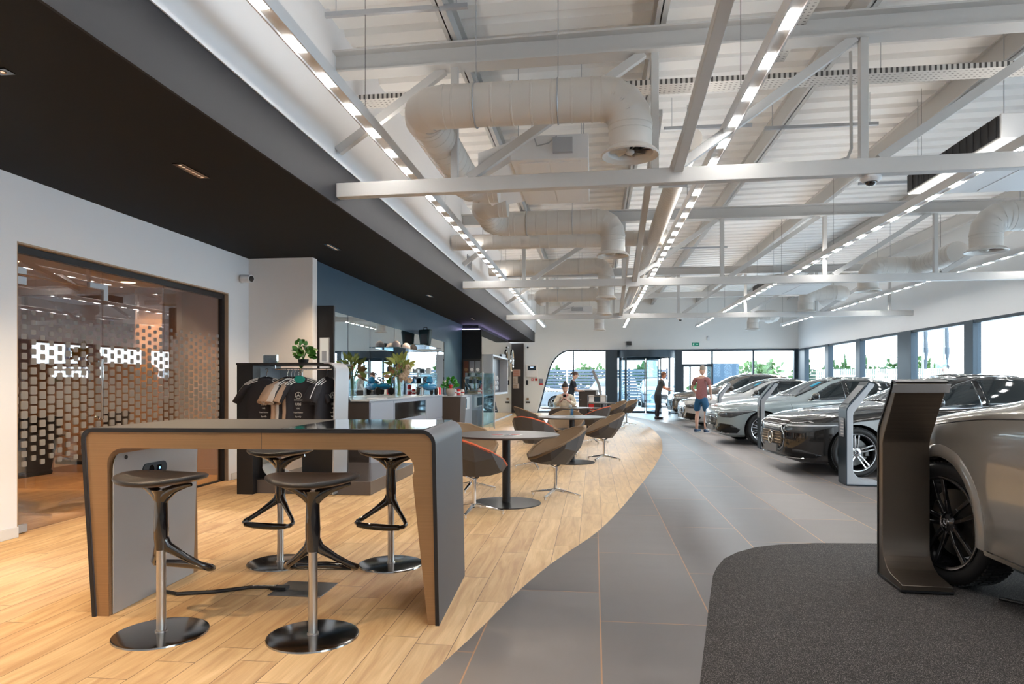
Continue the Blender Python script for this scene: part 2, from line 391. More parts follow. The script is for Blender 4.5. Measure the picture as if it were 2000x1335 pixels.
# left wall with glazed opening
mb = MB()
mb.box(XL-.16, XL, YB, 5.27, 0, ZC); mb.box(XL-.16, XL, 8.66, 9.3, 0, ZC); mb.box(XL-.16, XL, 5.27, 8.66, 2.52, ZC)
struct(mb.build('wall_left', wall_white))
mb = MB(); mb.box(XL, XL+.018, YB, 5.27, 0, .09); mb.box(XL, XL+.018, 8.72, 9.2, 0, .09); struct(mb.build('baseboard_left', plastic_white, bevel=.004))
mb = MB(); mb.box(XL, XN+.05, 9.2, 9.36, 0, ZC); struct(mb.build('wall_pillar', wall_pillar))
mb = MB(); mb.box(XL, -3.95, 9.185, 9.2, 0, .09); struct(mb.build('baseboard_pillar', plastic_white, bevel=.004))
mb = MB(); mb.box(XN-.15, XN, 9.36, 20.5, 0, ZC); mb.box(XN-.15, XN, 27.9, YF, 0, ZC); struct(mb.build('wall_navy', navy))
# black block ending in a mirror wall
XM = -3.37
mb = MB(); mb.box(XN-.15, XM-.012, 20.4, 27.9, 0, ZC-.14); mb.box(XN-.15, XM-.13, 20.55, 27.85, ZC-.14, ZC); struct(mb.build('wall_block', black_satin))
mb = MB(); mb.box(XM-.012, XM, 20.42, 27.9, .05, ZC-.14); struct(mb.build('wall_mirror', mirror_bronze))
mb = MB(); mb.box(XM-.012, XM+.03, 20.42, 27.9, 0, .05); struct(mb.build('baseboard_mirror', silver_paint))
led = mat('led_strip', (.62, .55, 1), .5, emit=14)
mb = MB(); mb.box(XM-.11, XM-.09, 20.6, 27.8, ZC-.14, ZC-.12); mb.box(XN, XM-.09, 20.52, 20.54, ZC-.14, ZC-.12)
tag(mb.build('led_cove_strip', led), 'violet white LED strip glowing above the black block and mirror wall', 'light')
# far wall (three flat parts around the glazing) with the slanted rounded opening
def xfar(y0): return y0
mb = MB()
HD = 2.78
op = [(-2.50, 0), (-2.36, .5), (-2.22, 1.04), (-2.07, 1.62), (-1.98, 1.95), (-1.87, 2.20), (-1.73, 2.42), (-1.57, 2.58), (-1.40, 2.69), (-1.24, 2.755), (-1.08, HD)]
left = [(-4.0, 0)]+op+[(-1.08, 5.0), (-4.0, 5.0)]
mb.prism(left, YF, YF+.3, 'xz'); mb.box(-1.08, XR+.3, YF, YF+.3, HD, 5.3)
struct(mb.build('wall_far', mat('wall_far', (.80, .80, .78), .7), angle=30))
mb = MB(); mb.box(-3.85, -3.10, YF-.03, YF, 0, ZC); struct(mb.build('trim_2', cab_brown))
mb = MB(); mb.box(-3.08, -2.66, YF-.02, YF, 0, .09); struct(mb.build('baseboard_far', wall_pillar))
mb = MB(); mb.loft([[(x+dx, YF-.015, z+dz) for x, z in op+[(-.6, HD)]] for dx, dz in ((-.05, .03), (0, 0))], cap=False, closed=False)
mb.loft([[(x, y, z) for x, z in op+[(-.6, HD)]] for y in (YF-.015, YF+.3)], cap=False, closed=False)
struct(mb.build('trim_3', wall_white))
# far glazing
def window(name, mbf, panes, m=frame_blue, gm=win_glass):
    o = struct(mbf.build(name, m, bevel=.004)); g = MB()
    for a in panes: g.box(*a)
    gg = g.build('window_pane', gm, o); return o
mb = MB()
fr = [(x+.02, z-.02) for x, z in op]
mb.tube([(x, YF+.1, z) for x, z in fr]+[(.5, YF+.1, HD-.03)], .035, 4)
mb.box(-.93, -.87, YF+.06, YF+.14, 0, HD-.02); mb.box(-2.6, .5, YF+.06, YF+.14, 0, .08)
gl = MB(); gl.prism([(x, z) for x, z in fr]+[(.5, HD-.03), (.5, .04)], YF+.1, YF+.106, 'xz')
w1 = struct(mb.build('window_1', frame_blue)); gl.build('window_pane', win_glass, w1)
# dark cladding panel left of the door, and post right of it
mb = MB(); mb.box(.5, 1.02, YF-.25, YF+.3, 0, HD-.02); struct(mb.build('trim_4', frame_blue, bevel=.01))
mb = MB(); mb.box(3.48, 3.78, YF-.12, YF+.3, 0, HD-.02); struct(mb.build('trim_5', frame_blue, bevel=.01))
mb = MB(); mb.box(.5, XR, YF-.05, YF+.1, HD-.09, HD); struct(mb.build('trim_6', frame_blue))
mb = MB()
mb.box(5.02, 5.10, YF, YF+.12, 0, HD); mb.box(3.78, 5.06, YF, YF+.12, 2.02, 2.14); mb.box(3.78, 3.86, YF, YF+.12, 0, 2.1)
mb.box(4.1, 4.16, YF, YF+.12, 0, 2.05); mb.box(3.78, 5.06, YF, YF+.12, 0, .1)
window('window_2', mb, [(3.8, 5.04, YF+.05, YF+.056, .05, HD-.06)])
mb = MB(); mb.box(6.74, 6.81, YF, YF+.12, 0, HD); mb.box(5.06, 6.78, YF, YF+.12, 0, .08)
window('window_3', mb, [(5.08, 6.76, YF+.05, YF+.056, .05, HD-.06)])
mb = MB(); mb.box(8.42, 8.6, YF-.1, YF+.12, 0, HD); mb.box(6.78, 8.5, YF, YF+.12, 0, .08)
window('window_4', mb, [(6.79, 8.44, YF+.05, YF+.056, .05, HD-.06)])
# right wall: solid band above, glazing bays below
mb = MB(); mb.box(XR, XR+.3, YB, YF+.3, HD-.03, 5.4); struct(mb.build('wall_right', mat('wall_right', (.78, .80, .81), .7)))
mb = MB(); mb.box(XR-.04, XR+.1, YB, YF, HD-.10, HD-.03); mb.box(XR-.02, XR+.1, YB, YF, 0, .08); struct(mb.build('trim_7', frame_blue))
ed = [30.2, 26.5, 23.5, 20.1, 16.87, 13.0, 9.2, 5.4, 1.6, -3.0, -8.0]
for i in range(len(ed)-1):
    mb = MB(); wdt = .42 if i == 2 else .24
    mb.box(XR-.06, XR+.12, ed[i+1]-wdt, ed[i+1]+wdt*(1 if i == 2 else .6), 0, HD-.03)
    if i == 0: mb.box(XR-.06, XR+.12, 29.1, YF-.1, 0, HD-.03)
    window('window_%d' % (i+5), mb, [(XR+.05, XR+.056, ed[i+1]+.1, ed[i]-.1, .05, HD-.06)])
# wall behind the camera
mb = MB(); mb.box(-8.6, XR, YB-.2, YB, 0, 5.4); struct(mb.build('wall_back', wall_white))
# ---- office behind the partition
mb = MB(); mb.box(-8.6, -8.45, YB, 9.3, 0, ZC); mb.box(-8.5, XL-.16, 9.2, 9.35, 0, ZC); mb.box(-8.5, XL-.16, 1.9, 2.0, 0, ZC); struct(mb.build('wall_office', tan_wall))
mb = MB(); mb.box(-8.5, XL-.16, 2.0, 9.2, 2.62, 2.68); struct(mb.build('ceiling_office', mat('office_ceiling', (.55, .46, .38), .7)))
mb = MB(); mb.box(-6.3, -5.9, 8.75, 9.2, 0, 2.62); struct(mb.build('wall_office_pier', tan_wall))
# glazed partition (one fixed thing with a door leaf)
pg = partition_glass()
part = thing('glass_partition', 'floor to ceiling glass office partition with frosted square pattern', 'partition', (XL-.08, 5.28, 0))
mb = MB(); mb.box(-.03, .03, 0, 3.37, 2.44, 2.50); mb.box(-.03, .03, 3.31, 3.37, 0, 2.44); mb.box(-.02, .02, .95, 3.31, 0, .02); mb.build('frame', black_satin, part)
mb = MB(); mb.box(-.006, .006, 1.115, 2.10, .02, 2.44); mb.box(-.006, .006, 2.108, 3.31, .02, 2.44); mb.box(-.006, .006, .01, 1.105, 2.26, 2.44); mb.build('fixed_pane', pg, part)
d = MB(); d.box(-.006, .006, .01, 1.105, .012, 2.25); dl = d.build('door_leaf', pg, part)
mb = MB(); mb.tube([(.03, 1.02, .95), (.07, 1.02, .95), (.07, 1.02, 1.55), (.03, 1.02, 1.55)], .012, 10)
mb.tube([(-.03, 1.02, .95), (-.07, 1.02, .95), (-.07, 1.02, 1.55), (-.03, 1.02, 1.55)], .012, 10)
mb.cyl((-.03, 1.02, 1.53), (.03, 1.02, 1.53), .01); mb.cyl((-.03, 1.02, .97), (.03, 1.02, .97), .01); mb.build('door_handle', chrome, dl)
mb = MB(); mb.box(-.02, .02, 0, .16, 2.17, 2.24); mb.box(-.02, .02, 0, .16, 2.26, 2.32); mb.box(-.025, .025, .0, .16, .012, .08)
mb.box(-.02, .02, .92, 1.17, 2.255, 2.31); mb.box(-.02, .02, 1.11, 1.17, 2.15, 2.26); mb.build('hinge_patch', silver_paint, part, bevel=.003)
mb = MB(); mb.box(XL-.16, XL+.0, 5.27, 5.28, 0, 2.52); mb.box(XL-.16, XL, 8.655, 8.66, 0, 2.52); mb.box(XL-.16, XL, 5.27, 8.66, 2.505, 2.52); struct(mb.build('trim_8', mat('reveal', (.45, .33, .23), .5)))
# ================================================================ ROOF STEEL
def truss(name, y, lab, xl=-2.55, xr=XR, dyr=0):
    t = thing(name, lab, 'truss', (0, y, 0), 0, None); zl, zt = 3.22, 4.47
    def Y(x): return dyr*(x-xl)
    mb = MB(); mb.bar((xl, Y(xl), zl), (xr, Y(xr), zl), .10, .14); mb.build('lower_chord', steel_paint, t, bevel=.006)
    mb = MB()
    for dz, w, h in ((.10, .2, .018), (-.10, .2, .018), (0, .012, .2)): mb.bar((xl-.1, Y(xl), zt+dz), (xr, Y(xr), zt+dz), w, h)
    mb.build('upper_chord', steel_paint, t)
    for x in (-1.34, .56, 2.37, 4.2, 6.1, 8.0):
        if x == -1.34 or True:
            mb = MB(); mb.bar((x, Y(x), zl+.07), (x, Y(x), zt-.1), .07, .07); mb.build('post', steel_paint, t, bevel=.004)
    for a, b in ((-1.2, .46), (.75, 2.3), (2.5, 4.1), (4.35, 6.0), (6.2, 7.9)):
        mb = MB(); mb.bar((a, Y(a), zl+.07), (b, Y(b), zt-.1), .07, .08); mb.build('diagonal', steel_paint, t, bevel=.004)
    mb = MB(); mb.bar((xl+.02, 0, 3.62), (-1.45, 0, zt-.1), .07, .08); mb.build('diagonal', steel_paint, t)
    mb = MB(); mb.box(.6, .86, -.07, -.055, zl-.09, zl+.09)
    for x in (.66, .80): mb.cyl((x, -.075, zl), (x, -.05, zl), .018, n=6)
    mb.build('splice_plate', steel_paint, t); return t
truss('roof_truss', 6.55, 'nearest white steel roof truss, spanning above the bar table', dyr=-.035)
truss('roof_truss', 13.1, 'second white steel roof truss back, above the middle cafe tables')
truss('roof_truss', 19.7, 'third white steel roof truss, farthest from the camera')
for i, x in enumerate((-1.36, .62, 2.5, 4.4, 6.3, 8.2)):
    mb = MB(); z = roofz(x)
    mb.box(x-.05, x+.05, YB, YF, z-.285, z-.27); mb.box(x-.05, x+.05, YB, YF, z-.015, z-.001); mb.box(x-.012, x+.0, YB, YF, z-.285, z)
    mb.box(x-.05, x-.045, YB, YF, z-.27, z-.255)
    tag(mb.build('roof_beam', steel_paint), ['first', 'second', 'third', 'fourth', 'fifth', 'sixth'][i]+' long white roof beam under the deck counting from the left wall', 'beam', 'beams under the roof deck')
for y0, y1, k in ((6.5, 1.0, 'from the nearest truss up towards the camera'), (13.05, 8.2, 'between the nearest and second truss'), (19.65, 14.8, 'between the second and third truss')):
    mb = MB(); mb.bar((.76, y0, 3.26), ((.93 if y0 < 7 else .76), y1, 4.5), .09, .09); tag(mb.build('sloping_brace', steel_paint, bevel=.005), 'sloping white steel brace '+k, 'brace')
mb = MB(); mb.box(-2.6, XR, 26.3, 26.5, 4.55, 4.75); tag(mb.build('cross_beam', steel_paint), 'white cross beam near the far wall at roof level', 'beam')
# suspended rails (strut channels) and thin hangers
for i, (x0, x1, y, z, lab) in enumerate(((-2.4, -1.1, 5.9, 4.62, 'by the left upper wall above the white duct'), (-1.15, .65, 5.1, 4.62, 'over the near duct at the top of the view'), (.75, 2.3, 4.9, 4.62, 'over the second light track, nearest the camera'),
        (.9, 2.4, 5.4, 4.6, 'holding the small perforated tray'), (2.9, 5.6, 7.6, 4.55, 'over the black grilled air unit'), (2.2, 3.6, 9.2, 4.62, 'behind the nearest truss, middle of the roof'), (.9, 2.0, 9.0, 4.6, 'beside the vertical run of round duct'), (4.2, 7.2, 11.5, 4.5, 'by the right hand large duct'), (1.2, 3.2, 17.0, 4.6, 'between the second and third trusses'))):
    mb = MB(); mb.box(x0, x1, y-.02, y+.02, z-.02, z+.02); r = mb
    for xx in (x0+.1, x1-.1): mb.cyl((xx, y, z+.01), (xx, y, roofz(xx)+.03), .004, n=5)
    tag(r.build('support_rail', silver_paint), 'thin suspended metal rail '+lab, 'rail', 'suspended ceiling rails')
ct = thing('cable_tray', 'long perforated white cable tray crossing the hall behind the near truss', 'cable tray', (0, 7.15, 4.33)); pm = perf_mat()
mb = MB(); mb.box(-2.5, 8.5, -.12, .12, 0, .004); mb.box(-2.5, 8.5, -.124, -.12, 0, .05); mb.box(-2.5, 8.5, .12, .124, 0, .05); mb.build('tray', pm, ct)
random.seed(3)
for k in range(5):
    mb = MB(); mb.tube([(-2.4+i*.6, -.09+.04*k+.01*math.sin(i*1.7+k), .025+.03*(math.sin(i*.9+k)+1)*(.5+.2*k)*.8) for i in range(19)], .011+.003*(k % 2), 6)
    mb.build('cable', steel_paint, ct)
ct2 = thing('cable_tray', 'short perforated tray running beside the second light track', 'cable tray', (1.78, 5.2, 4.52)); mb = MB(); mb.box(-.1, .1, 0, 1.9, 0, .004); mb.box(-.104, -.1, 0, 1.9, 0, .04); mb.box(.1, .104, 0, 1.9, 0, .04); mb.build('tray', pm, ct2)
# ---- light tracks
lens_m = mat('track_lens', (1, .96, .91), .4, emit=LENS_POWER)
added_fill_m = mat('added_ceiling_fill', (1, .93, .85), .4, emit=ADDED_FILL)
ords = ['first light track from the left, beside the dark bulkhead', 'second light track from the left, over the stone floor edge', 'third light track from the left, over the car fronts', 'fourth light track from the left, nearest the window wall']
for i, (x, z) in enumerate(((-2.03, 3.64), (1.22, 3.60), (4.12, 3.60), (7.42, 3.60))):
    t = thing('light_track', ords[i]+', with glowing squares', 'ceiling light', (x, 0, z), 0, 'suspended light tracks')
    mb = MB(); mb.box(-.055, -.042, -7, 28.3, -.02, .08); mb.box(.042, .055, -7, 28.3, -.02, .08); mb.box(-.042, .042, -7, 28.3, -.004, .08); mb.build('housing', white_paint, t)
    mb = MB(); mb.box(-.04, .04, -6.9, 28.25, .081, .084); mb.build('added_fill_strip', added_fill_m, t)  # glowing strip added on the housing to brighten the roof and upper wall
    me = None
    for k in range(63):
        y = -6.83+.56*k
        if me is None:
            mb = MB(); mb.box(-.036, .036, 0, .21, -.009, -.005); o = mb.build('lens', lens_m, t, loc=(0, y, 0)); me = o.data
        else:
            o = bpy.data.objects.new('lens', me); COL.objects.link(o); o.parent = t; o.location = (0, y, 0)
    for y in (5.9, 9.2, 12.4, 15.7, 19.0, 22.3, 25.5, 28.1):
        mb = MB(); mb.cyl((0, y, .08), (0, y, roofz(x)-z), .0025, n=4); mb.build('hanger_wire', black_matte, t)
# ---- ducts
def spiral(mbx, pts, r, seamstep=.16, n=28):
    """smooth tube with raised seam rings"""
    P = [Vector(p) for p in pts]; Q = []; R = []
    for i in range(len(P)-1):
        L = (P[i+1]-P[i]).length; k = max(1, round(L/seamstep))
        for j in range(k):
            for f, rr in ((0, 1.0), (.44, 1.0), (.46, 1.018), (.54, 1.018), (.56, 1.0)): Q.append(P[i].lerp(P[i+1], (j+f)/k)); R.append(r*rr)
    Q.append(P[-1]); R.append(r); mbx.tube(Q, R, n); return mbx
def elbow(mbx, c0, d0, d1, r, rb=None, n=28, seg=3):
    """elbow starting at c0 heading d0 turning to d1; returns the end point"""
    rb = rb or r*1.35; c0 = Vector(c0); d0 = Vector(d0); d1 = Vector(d1); ctr = c0+d1*rb; pts = []
    for i in range(seg+1):
        a = PI/2*i/seg; pts.append(ctr-d1*rb*math.cos(a)+d0*rb*math.sin(a))
    Q = []; R = []
    for i, p in enumerate(pts):
        d = (d0*math.cos(PI/2*i/seg)+d1*math.sin(PI/2*i/seg))
        Q += [p-d*.012, p-d*.008, p+d*.008, p+d*.012]; R += [r, r*1.03, r*1.03, r]
    mbx.tube(Q, R, n); return pts[-1]
def diffuser(t, p, r):
    mb = MB(); mb.lathe([(r, .14), (r*1.0, .02), (r*1.18, .0), (r*1.36, -.035), (r*1.30, -.045), (r*1.05, -.02), (r*.96, .02), (r*.96, .12)], 40, p); mb.build('diffuser_flange', duct_paint, t)
    mb = MB(); mb.sphere((p[0], p[1], p[2]-.01), (r*.2, r*.2, r*.13), 14, 8)
    for k in range(9):
        a = 2*PI*k/9; c, s = math.cos(a), math.sin(a)
        mb.add([(p[0]+r*.15*c-.02*s*0, p[1]+r*.15*s, p[2]+.0), (p[0]+r*.97*c, p[1]+r*.97*s, p[2]+.0), (p[0]+r*.97*math.cos(a+.42), p[1]+r*.97*math.sin(a+.42), p[2]+.035), (p[0]+r*.15*math.cos(a+.5), p[1]+r*.15*math.sin(a+.5), p[2]+.02)], [(0, 1, 2, 3)])
    mb.build('swirl_vane', duct_paint, t, fix=False)
    mb = MB(); mb.cyl((p[0], p[1], p[2]+.06), (p[0], p[1], p[2]+.061), r*.95, n=32); mb.build('duct_interior', black_matte, t)
X, Yv, Z = Vector((1, 0, 0)), Vector((0, 1, 0)), Vector((0, 0, 1))
def duct_left(y, zc, lab, r=.178, back=1.6, fwd=None, xd=.3, xe=-1.5, zd=3.24):
    t = thing('air_duct', lab, 'duct', (0, 0, 0)); rb = r*1.3
    mb = MB(); spiral(mb, [(xe+rb, y, zc), (xd-rb*1.0, y, zc)], r)
    e = elbow(mb, (xd-rb, y, zc), X, -Z, r, rb, seg=4); spiral(mb, [e, (xd, y, zd+.1)], r, .2)
    if fwd is not None:
        e = elbow(mb, (xe+rb, y, zc), -X, fwd, r, rb, seg=3); e2 = e+fwd*back; spiral(mb, [e, e2], r)
        if y < 12: e3 = elbow(mb, e2, fwd, X, r, rb, seg=3); spiral(mb, [e3, e3+X*.12], r)
    mb.build('duct_run', duct_paint, t); diffuser(t, (xd, y, zd), r)
    for x in (xe+.5, xd-.6):
        mb = MB(); mb.cyl((x, y, zc+r), (x, y, roofz(x)), .004, n=5); mb.tube([(x, y+(r+.006)*math.cos(a), zc+(r+.006)*math.sin(a)) for a in (2*PI*k/24 for k in range(24))], .006, 5, closed=True)
        mb.build('hanger', silver_paint, t)
    return t
duct_left(5.75, 3.68, 'large white spiral duct nearest the camera with swirl diffuser', fwd=Yv, back=2.0)
duct_left(10.25, 3.72, 'white spiral duct run with swirl diffuser behind the nearest truss', fwd=-Yv, back=.7, xd=.28)
duct_left(15.4, 3.93, 'third white duct run, between the second and third trusses', xe=-2.6, xd=.27)
duct_left(19.0, 3.75, 'fourth white duct run just before the third truss', fwd=Yv, back=.8, xd=.27)
duct_left(25.4, 3.9, 'farthest left white duct with small diffuser near the door wall', xd=.2, xe=-1.6, zd=3.3)
t = thing('air_duct', 'straight white duct crossing from the left wall to the long lengthwise duct', 'duct'); mb = MB(); spiral(mb, [(-2.5, 12.0, 3.82), (1.25, 12.0, 3.82)], .135); mb.build('duct_run', duct_paint, t)
t = thing('air_duct', 'long narrow white duct running lengthwise beside the second track', 'duct'); mb = MB(); spiral(mb, [(1.02, 7.4, 3.9), (1.02, 12.0, 3.78)], .12, .1); spiral(mb, [(1.02, 12.0, 3.78), (1.02, 22, 3.78)], .12, .14); mb.build('duct_run', duct_paint, t)
def duct_right(y, lab, r, x=5.78, zc=3.78, zd=3.3, L=1.3, fwd=Yv):
    t = thing('air_duct', lab, 'duct'); mb = MB(); rb = r*1.25
    e = elbow(mb, (x+rb, y, zc), -X, -Z, r, rb, seg=4); spiral(mb, [e, (x, y, zd+.1)], r, .2); spiral(mb, [(x+rb, y, zc), (x+rb+L*.4, y, zc)], r)
    e = elbow(mb, (x+rb+L*.4, y, zc), X, fwd, r, rb, seg=3); spiral(mb, [e, e+fwd*L], r)
    mb.build('duct_run', duct_paint, t); diffuser(t, (x, y, zd), r)
    mb = MB(); mb.cyl((x+rb+.2, y, zc+r), (x+rb+.2, y, roofz(x)), .004, n=5); mb.build('hanger', silver_paint, t)
duct_right(10.9, 'large white bent duct at the right edge with round diffuser', .215, fwd=-Yv, L=1.0)
duct_right(15.3, 'white curved duct on the right, second from the camera', .2, fwd=-Yv)
duct_right(19.6, 'white curved duct on the right, third from the camera', .2)
duct_right(25.9, 'farthest white duct outlet on the right before the end wall', .2, L=.8)
# air handling boxes
def ahu(loc, sx, sy, sz, lab, grille=None, skew=False):
    t = thing('air_unit', lab, 'air conditioning unit', loc)
    mb = MB(); mb.box(0, sx, 0, sy, 0, sz); mb.build('casing', white_paint, t, bevel=.008)
    mb = MB(); mb.box(.08, sx*.49, .08, sy-.08, -.008, 0); mb.box(sx*.51, sx-.08, .08, sy-.08, -.008, 0); mb.build('access_panel', white_paint, t)
    if grille:
        mb = MB(); mb.box(-.02, -.001, .03, sy-.03, .02, sz-.02)
        for k in range(14): mb.box(-.028, -.02, .05+(sy-.1)*k/14, .06+(sy-.1)*k/14, .02, sz-.02)
        mb.build('intake_grille', black_matte, t)
    if skew:
        mb = MB(); mb.loft([[(0, .1, .02), (0, sy-.1, .02), (0, sy-.1, sz-.02), (0, .1, sz-.02)], [(-.42, .35, -.12), (-.42, sy-.35, -.12), (-.42, sy-.35, sz-.05), (-.42, .35, sz-.05)]]); mb.build('transition', white_paint, t)
    mb = MB()
    for x in (.08, sx-.08):
        for y in (.1, sy-.1): mb.cyl((x, y, sz), (x, y, roofz(loc[0])+.02-loc[2]), .005, n=5)
    mb.build('hanger_rod', silver_paint, t)
    mb = MB(); mb.box(sx*.55, sx*.8, -.06, 0, .06, sz-.05); mb.tube([(sx*.3, -.01, sz), (sx*.35, -.05, sz*.5), (sx*.5, -.05, sz*.6), (sx*.6, -.03, sz*.9)], .008, 6); mb.build('control_box', silver_paint, t)
    return t
ahu((-.92, 7.5, 3.77), .86, 1.85, .27, 'white boxy air unit hanging behind the nearest duct', skew=True)
ahu((4.15, 7.55, 3.82), 1.6, 2.1, .26, 'large white air unit with black intake grille at the upper right', grille=True)
ahu((4.3, 17.3, 3.70), 1.4, 1.9, .24, 'distant white air unit with black grille over the parked cars', grille=True)
ahu((-1.55, 22.3, 3.60), 1.5, 1.2, .22, 'distant white air unit by the far left ducts')
mb = MB(); mb.box(4.6, 5.9, 5.6, 6.3, 4.15, 4.45); tag(mb.build('duct_box', steel_paint, bevel=.01), 'plain grey rectangular duct box at the top right corner', 'duct')
for (x, y, z), lab in (((2.45, 6.42, 3.13), 'white dome security camera under the nearest truss'), ((2.42, 19.7, 3.13), 'small white dome camera under the third truss')):
    t = thing('dome_camera', lab, 'camera', (x, y, z)); mb = MB(); mb.lathe([(.0, .02), (.085, .02), (.09, 0), (.07, -.025), (.055, -.03)], 24); mb.build('housing', plastic_white, t)
    mb = MB(); mb.sphere((0, 0, -.028), (.05, .05, .035), 16, 8); mb.build('dome', black_gloss, t)
mb = MB(); mb.tube([(2.3, 6.48, 4.3), (2.3, 6.46, 3.42), (2.27, 6.46, 3.34), (2.15, 6.46, 3.3)], .014, 8); tag(mb.build('conduit', steel_paint), 'thin grey conduit running down the nearest truss post', 'conduit')
# recessed downlights in the dark ceiling
for (x, y, n, lab) in ((-3.33, 3.5, 1, 'nearest recessed ceiling light, at the left edge'), (-3.33, 5.33, 8, 'middle recessed linear ceiling light above the bar table'), (-3.37, 8.53, 8, 'recessed linear ceiling light by the pillar wall'), (-3.3, 13.5, 8, 'recessed ceiling light over the display counter'), (-3.3, 18.5, 8, 'farthest recessed ceiling light near the black block')):
    t = thing('recessed_light', lab, 'ceiling light', (x, y, ZC)); L = .045*n+.03
    mb = MB(); mb.box(-.045, .045, -L/2, L/2, -.006, 0); mb.build('frame', black_gloss, t)
    mb = MB()
    for k in range(n): mb.lathe([(.012, -.0065), (.019, -.0085)], 12, (0, -L/2+.0375+.045*k, 0))
    mb.build('reflector', bronze, t)
    mb = MB()
    for k in range(n): mb.cyl((0, -L/2+.0375+.045*k, -.0062), (0, -L/2+.0375+.045*k, -.0072), .011, n=10)
    mb.build('lens', mat('downlight_lens', (1, .8, .6), .4, emit=.35) if 'downlight_lens' not in MATS else MATS['downlight_lens'], t)
    lamp('downlight', 'SPOT', (x, y, ZC-.05), (80 if y > 8 else 125) if y < 9 else 120, WARM, size=.05, spot=2.0, blend=.7)
lamp('downlight', 'SPOT', (-2.9, 1.5, ZC-.05), 230, WARM, size=.05, spot=2.0, blend=.7)
for x, y in ((-6.2, 6.6), (-7.3, 4.2), (-6.0, 8.2)):
    t = thing('office_downlight', 'round glowing office downlight '+{6.6: 'in the middle of the office ceiling', 4.2: 'deep at the left of the office', 8.2: 'by the office end wall'}[y], 'ceiling light', (x, y, 2.62))
    mb = MB(); mb.lathe([(.0, -.004), (.085, -.004)], 24); mb.build('lens', mat('office_lens', (1, .75, .5), .4, emit=10) if 'office_lens' not in MATS else MATS['office_lens'], t)
    mb = MB(); mb.lathe([(.085, -.004), (.10, -.008), (.11, 0)], 24); mb.build('trim_ring', plastic_white, t)
    lamp('office_lamp', 'SPOT', (x, y, 2.55), 110, WARM, size=.08, spot=2.4, blend=.8)
# the carpet mat
car_poly = [(.10, .8), (.28, 2.0), (.459, 3.051), (.678, 4.153), (.80, 4.75), (.862, 4.962), (.96, 5.22), (1.097, 5.429), (1.28, 5.62), (1.477, 5.725), (1.8, 5.82), (2.32, 5.87), (3.4, 5.95), (8.0, 6.3), (8.2, .8)]
mb = MB(); mb.prism(car_poly, .0005, .009, 'xy'); tag(mb.build('entrance_carpet', carpet_mat(), angle=None), 'dark grey flecked carpet with a rounded corner laid over the tiles', 'carpet')
# ================================================================ BAR TABLE AND STOOLS
def bar_table():
    t = thing('bar_table', 'high dark waterfall bar table with bronze edges beside four stools', 'table', (-1.835, 4.05, 0), math.radians(2.6))
    D = .47
    def outer(o):
        return [(-.985+o, 0), (-1.05+o, .98)]+arc(-1.05+.06, .998, .06-o, 180, 90, 6)+arc(.965-.08, .978, .08-o, 90, 0, 8)+[(.985-o, 0)]
    def outer2(o):
        p = outer(o); return [(x, z) for x, z in p]
    inner = [(.92, 0), (.835, .80)]+arc(.835-.10, .835, .11, 0, 90, 7)+arc(-.905+.09, .855, .09, 90, 180, 7)+[(-.895, 0)]
    mb = MB(); mb.prism(outer(.021)+inner, -D, D, 'xz'); mb.build('core', bronze, t, angle=25)
    mb = MB(); a, b = outer(0), outer(.021); n = len(a)
    mb.loft([[(p[0], y, p[1]) for p in a]+[(p[0], y, p[1]) for p in reversed(b)] for y in (-D-.012, D+.012)]); mb.build('outer_skin', table_black, t, angle=25)
    for y0, y1 in ((-D-.0145, -D-.012), (D+.012, D+.0145)):
        mb = MB(); mb.loft([[(p[0], y, p[1]) for p in a]+[(p[0], y, p[1]) for p in reversed(b)] for y in (y0, y1)]); mb.build('edge_band', black_satin, t, angle=25)
    mb = MB(); mb.box(-.99, .10, -D-.008, D+.008, 1.0581, 1.0605); mb.build('table_top', table_top_m, t)
    mb = MB(); mb.box(.104, .90, -D-.008, D+.008, 1.0581, 1.0612); mb.build('touch_screen_glass', black_gloss, t, bevel=.001)
    mb = MB(); mb.prism([(-.44, .004), (.40, .004), (.455, .93), (-.33, .93)]+arc(-.33, .82, .11, 90, 180, 6), -.893, -.888, 'yz')
    mb.build('inner_panel', panel_grey, t)
    mb = MB(); z0, y0 = .78, -.05
    mb.prism([(y0+.085+.04*math.cos(a), z0+.04*math.sin(a)) for a in (-PI/2+PI*i/8 for i in range(9))]+[(y0-.085+.04*math.cos(a), z0+.04*math.sin(a)) for a in (PI/2+PI*i/8 for i in range(9))], -.888, -.882, 'yz'); s = mb.build('socket_plate', frame_blue, t)
    mb = MB(); mb.cyl((-.882, y0-.04, z0), (-.880, y0-.04, z0), .026); mb.box(-.8815, -.879, y0+.02, y0+.06, z0-.02, z0+.02); mb.build('power_outlet', black_gloss, s)
    mb = MB(); mb.cyl((-.881, y0+.04, z0), (-.878, y0+.04, z0), .008); mb.build('charge_light', mat('blue_led', (.1, .3, 1), .4, emit=3), s)
    mb = MB(); mb.cyl((-.888, -.33, .88), (-.884, -.33, .88), .012); mb.build('screw_cap', black_matte, t)
    mb = MB(); mb.box(-.012, -.010, -D-.001, -D+.01, .945, 1.042); mb.build('joint_line', black_matte, t)
bar_table()
mb = MB(); mb.tube([(-2.74, 4.0, .012), (-2.55, 3.93, .013), (-2.35, 4.0, .012), (-2.15, 4.12, .014), (-2.0, 4.13, .016)], .012, 8); mb.box(-2.03, -1.93, 4.10, 4.16, .003, .022)
tag(mb.build('power_cable', black_satin), 'black power cable on the oak floor under the bar table', 'cable')
mb = MB(); mb.box(-2.0, -1.66, 4.0, 4.30, .0005, .005); tag(mb.build('floor_box_cover', brushed_dark, bevel=.001), 'square metal floor box lid under the bar table', 'floor box')
steel_disc = mat('steel_disc', (.30, .295, .29), .14, metal=1)
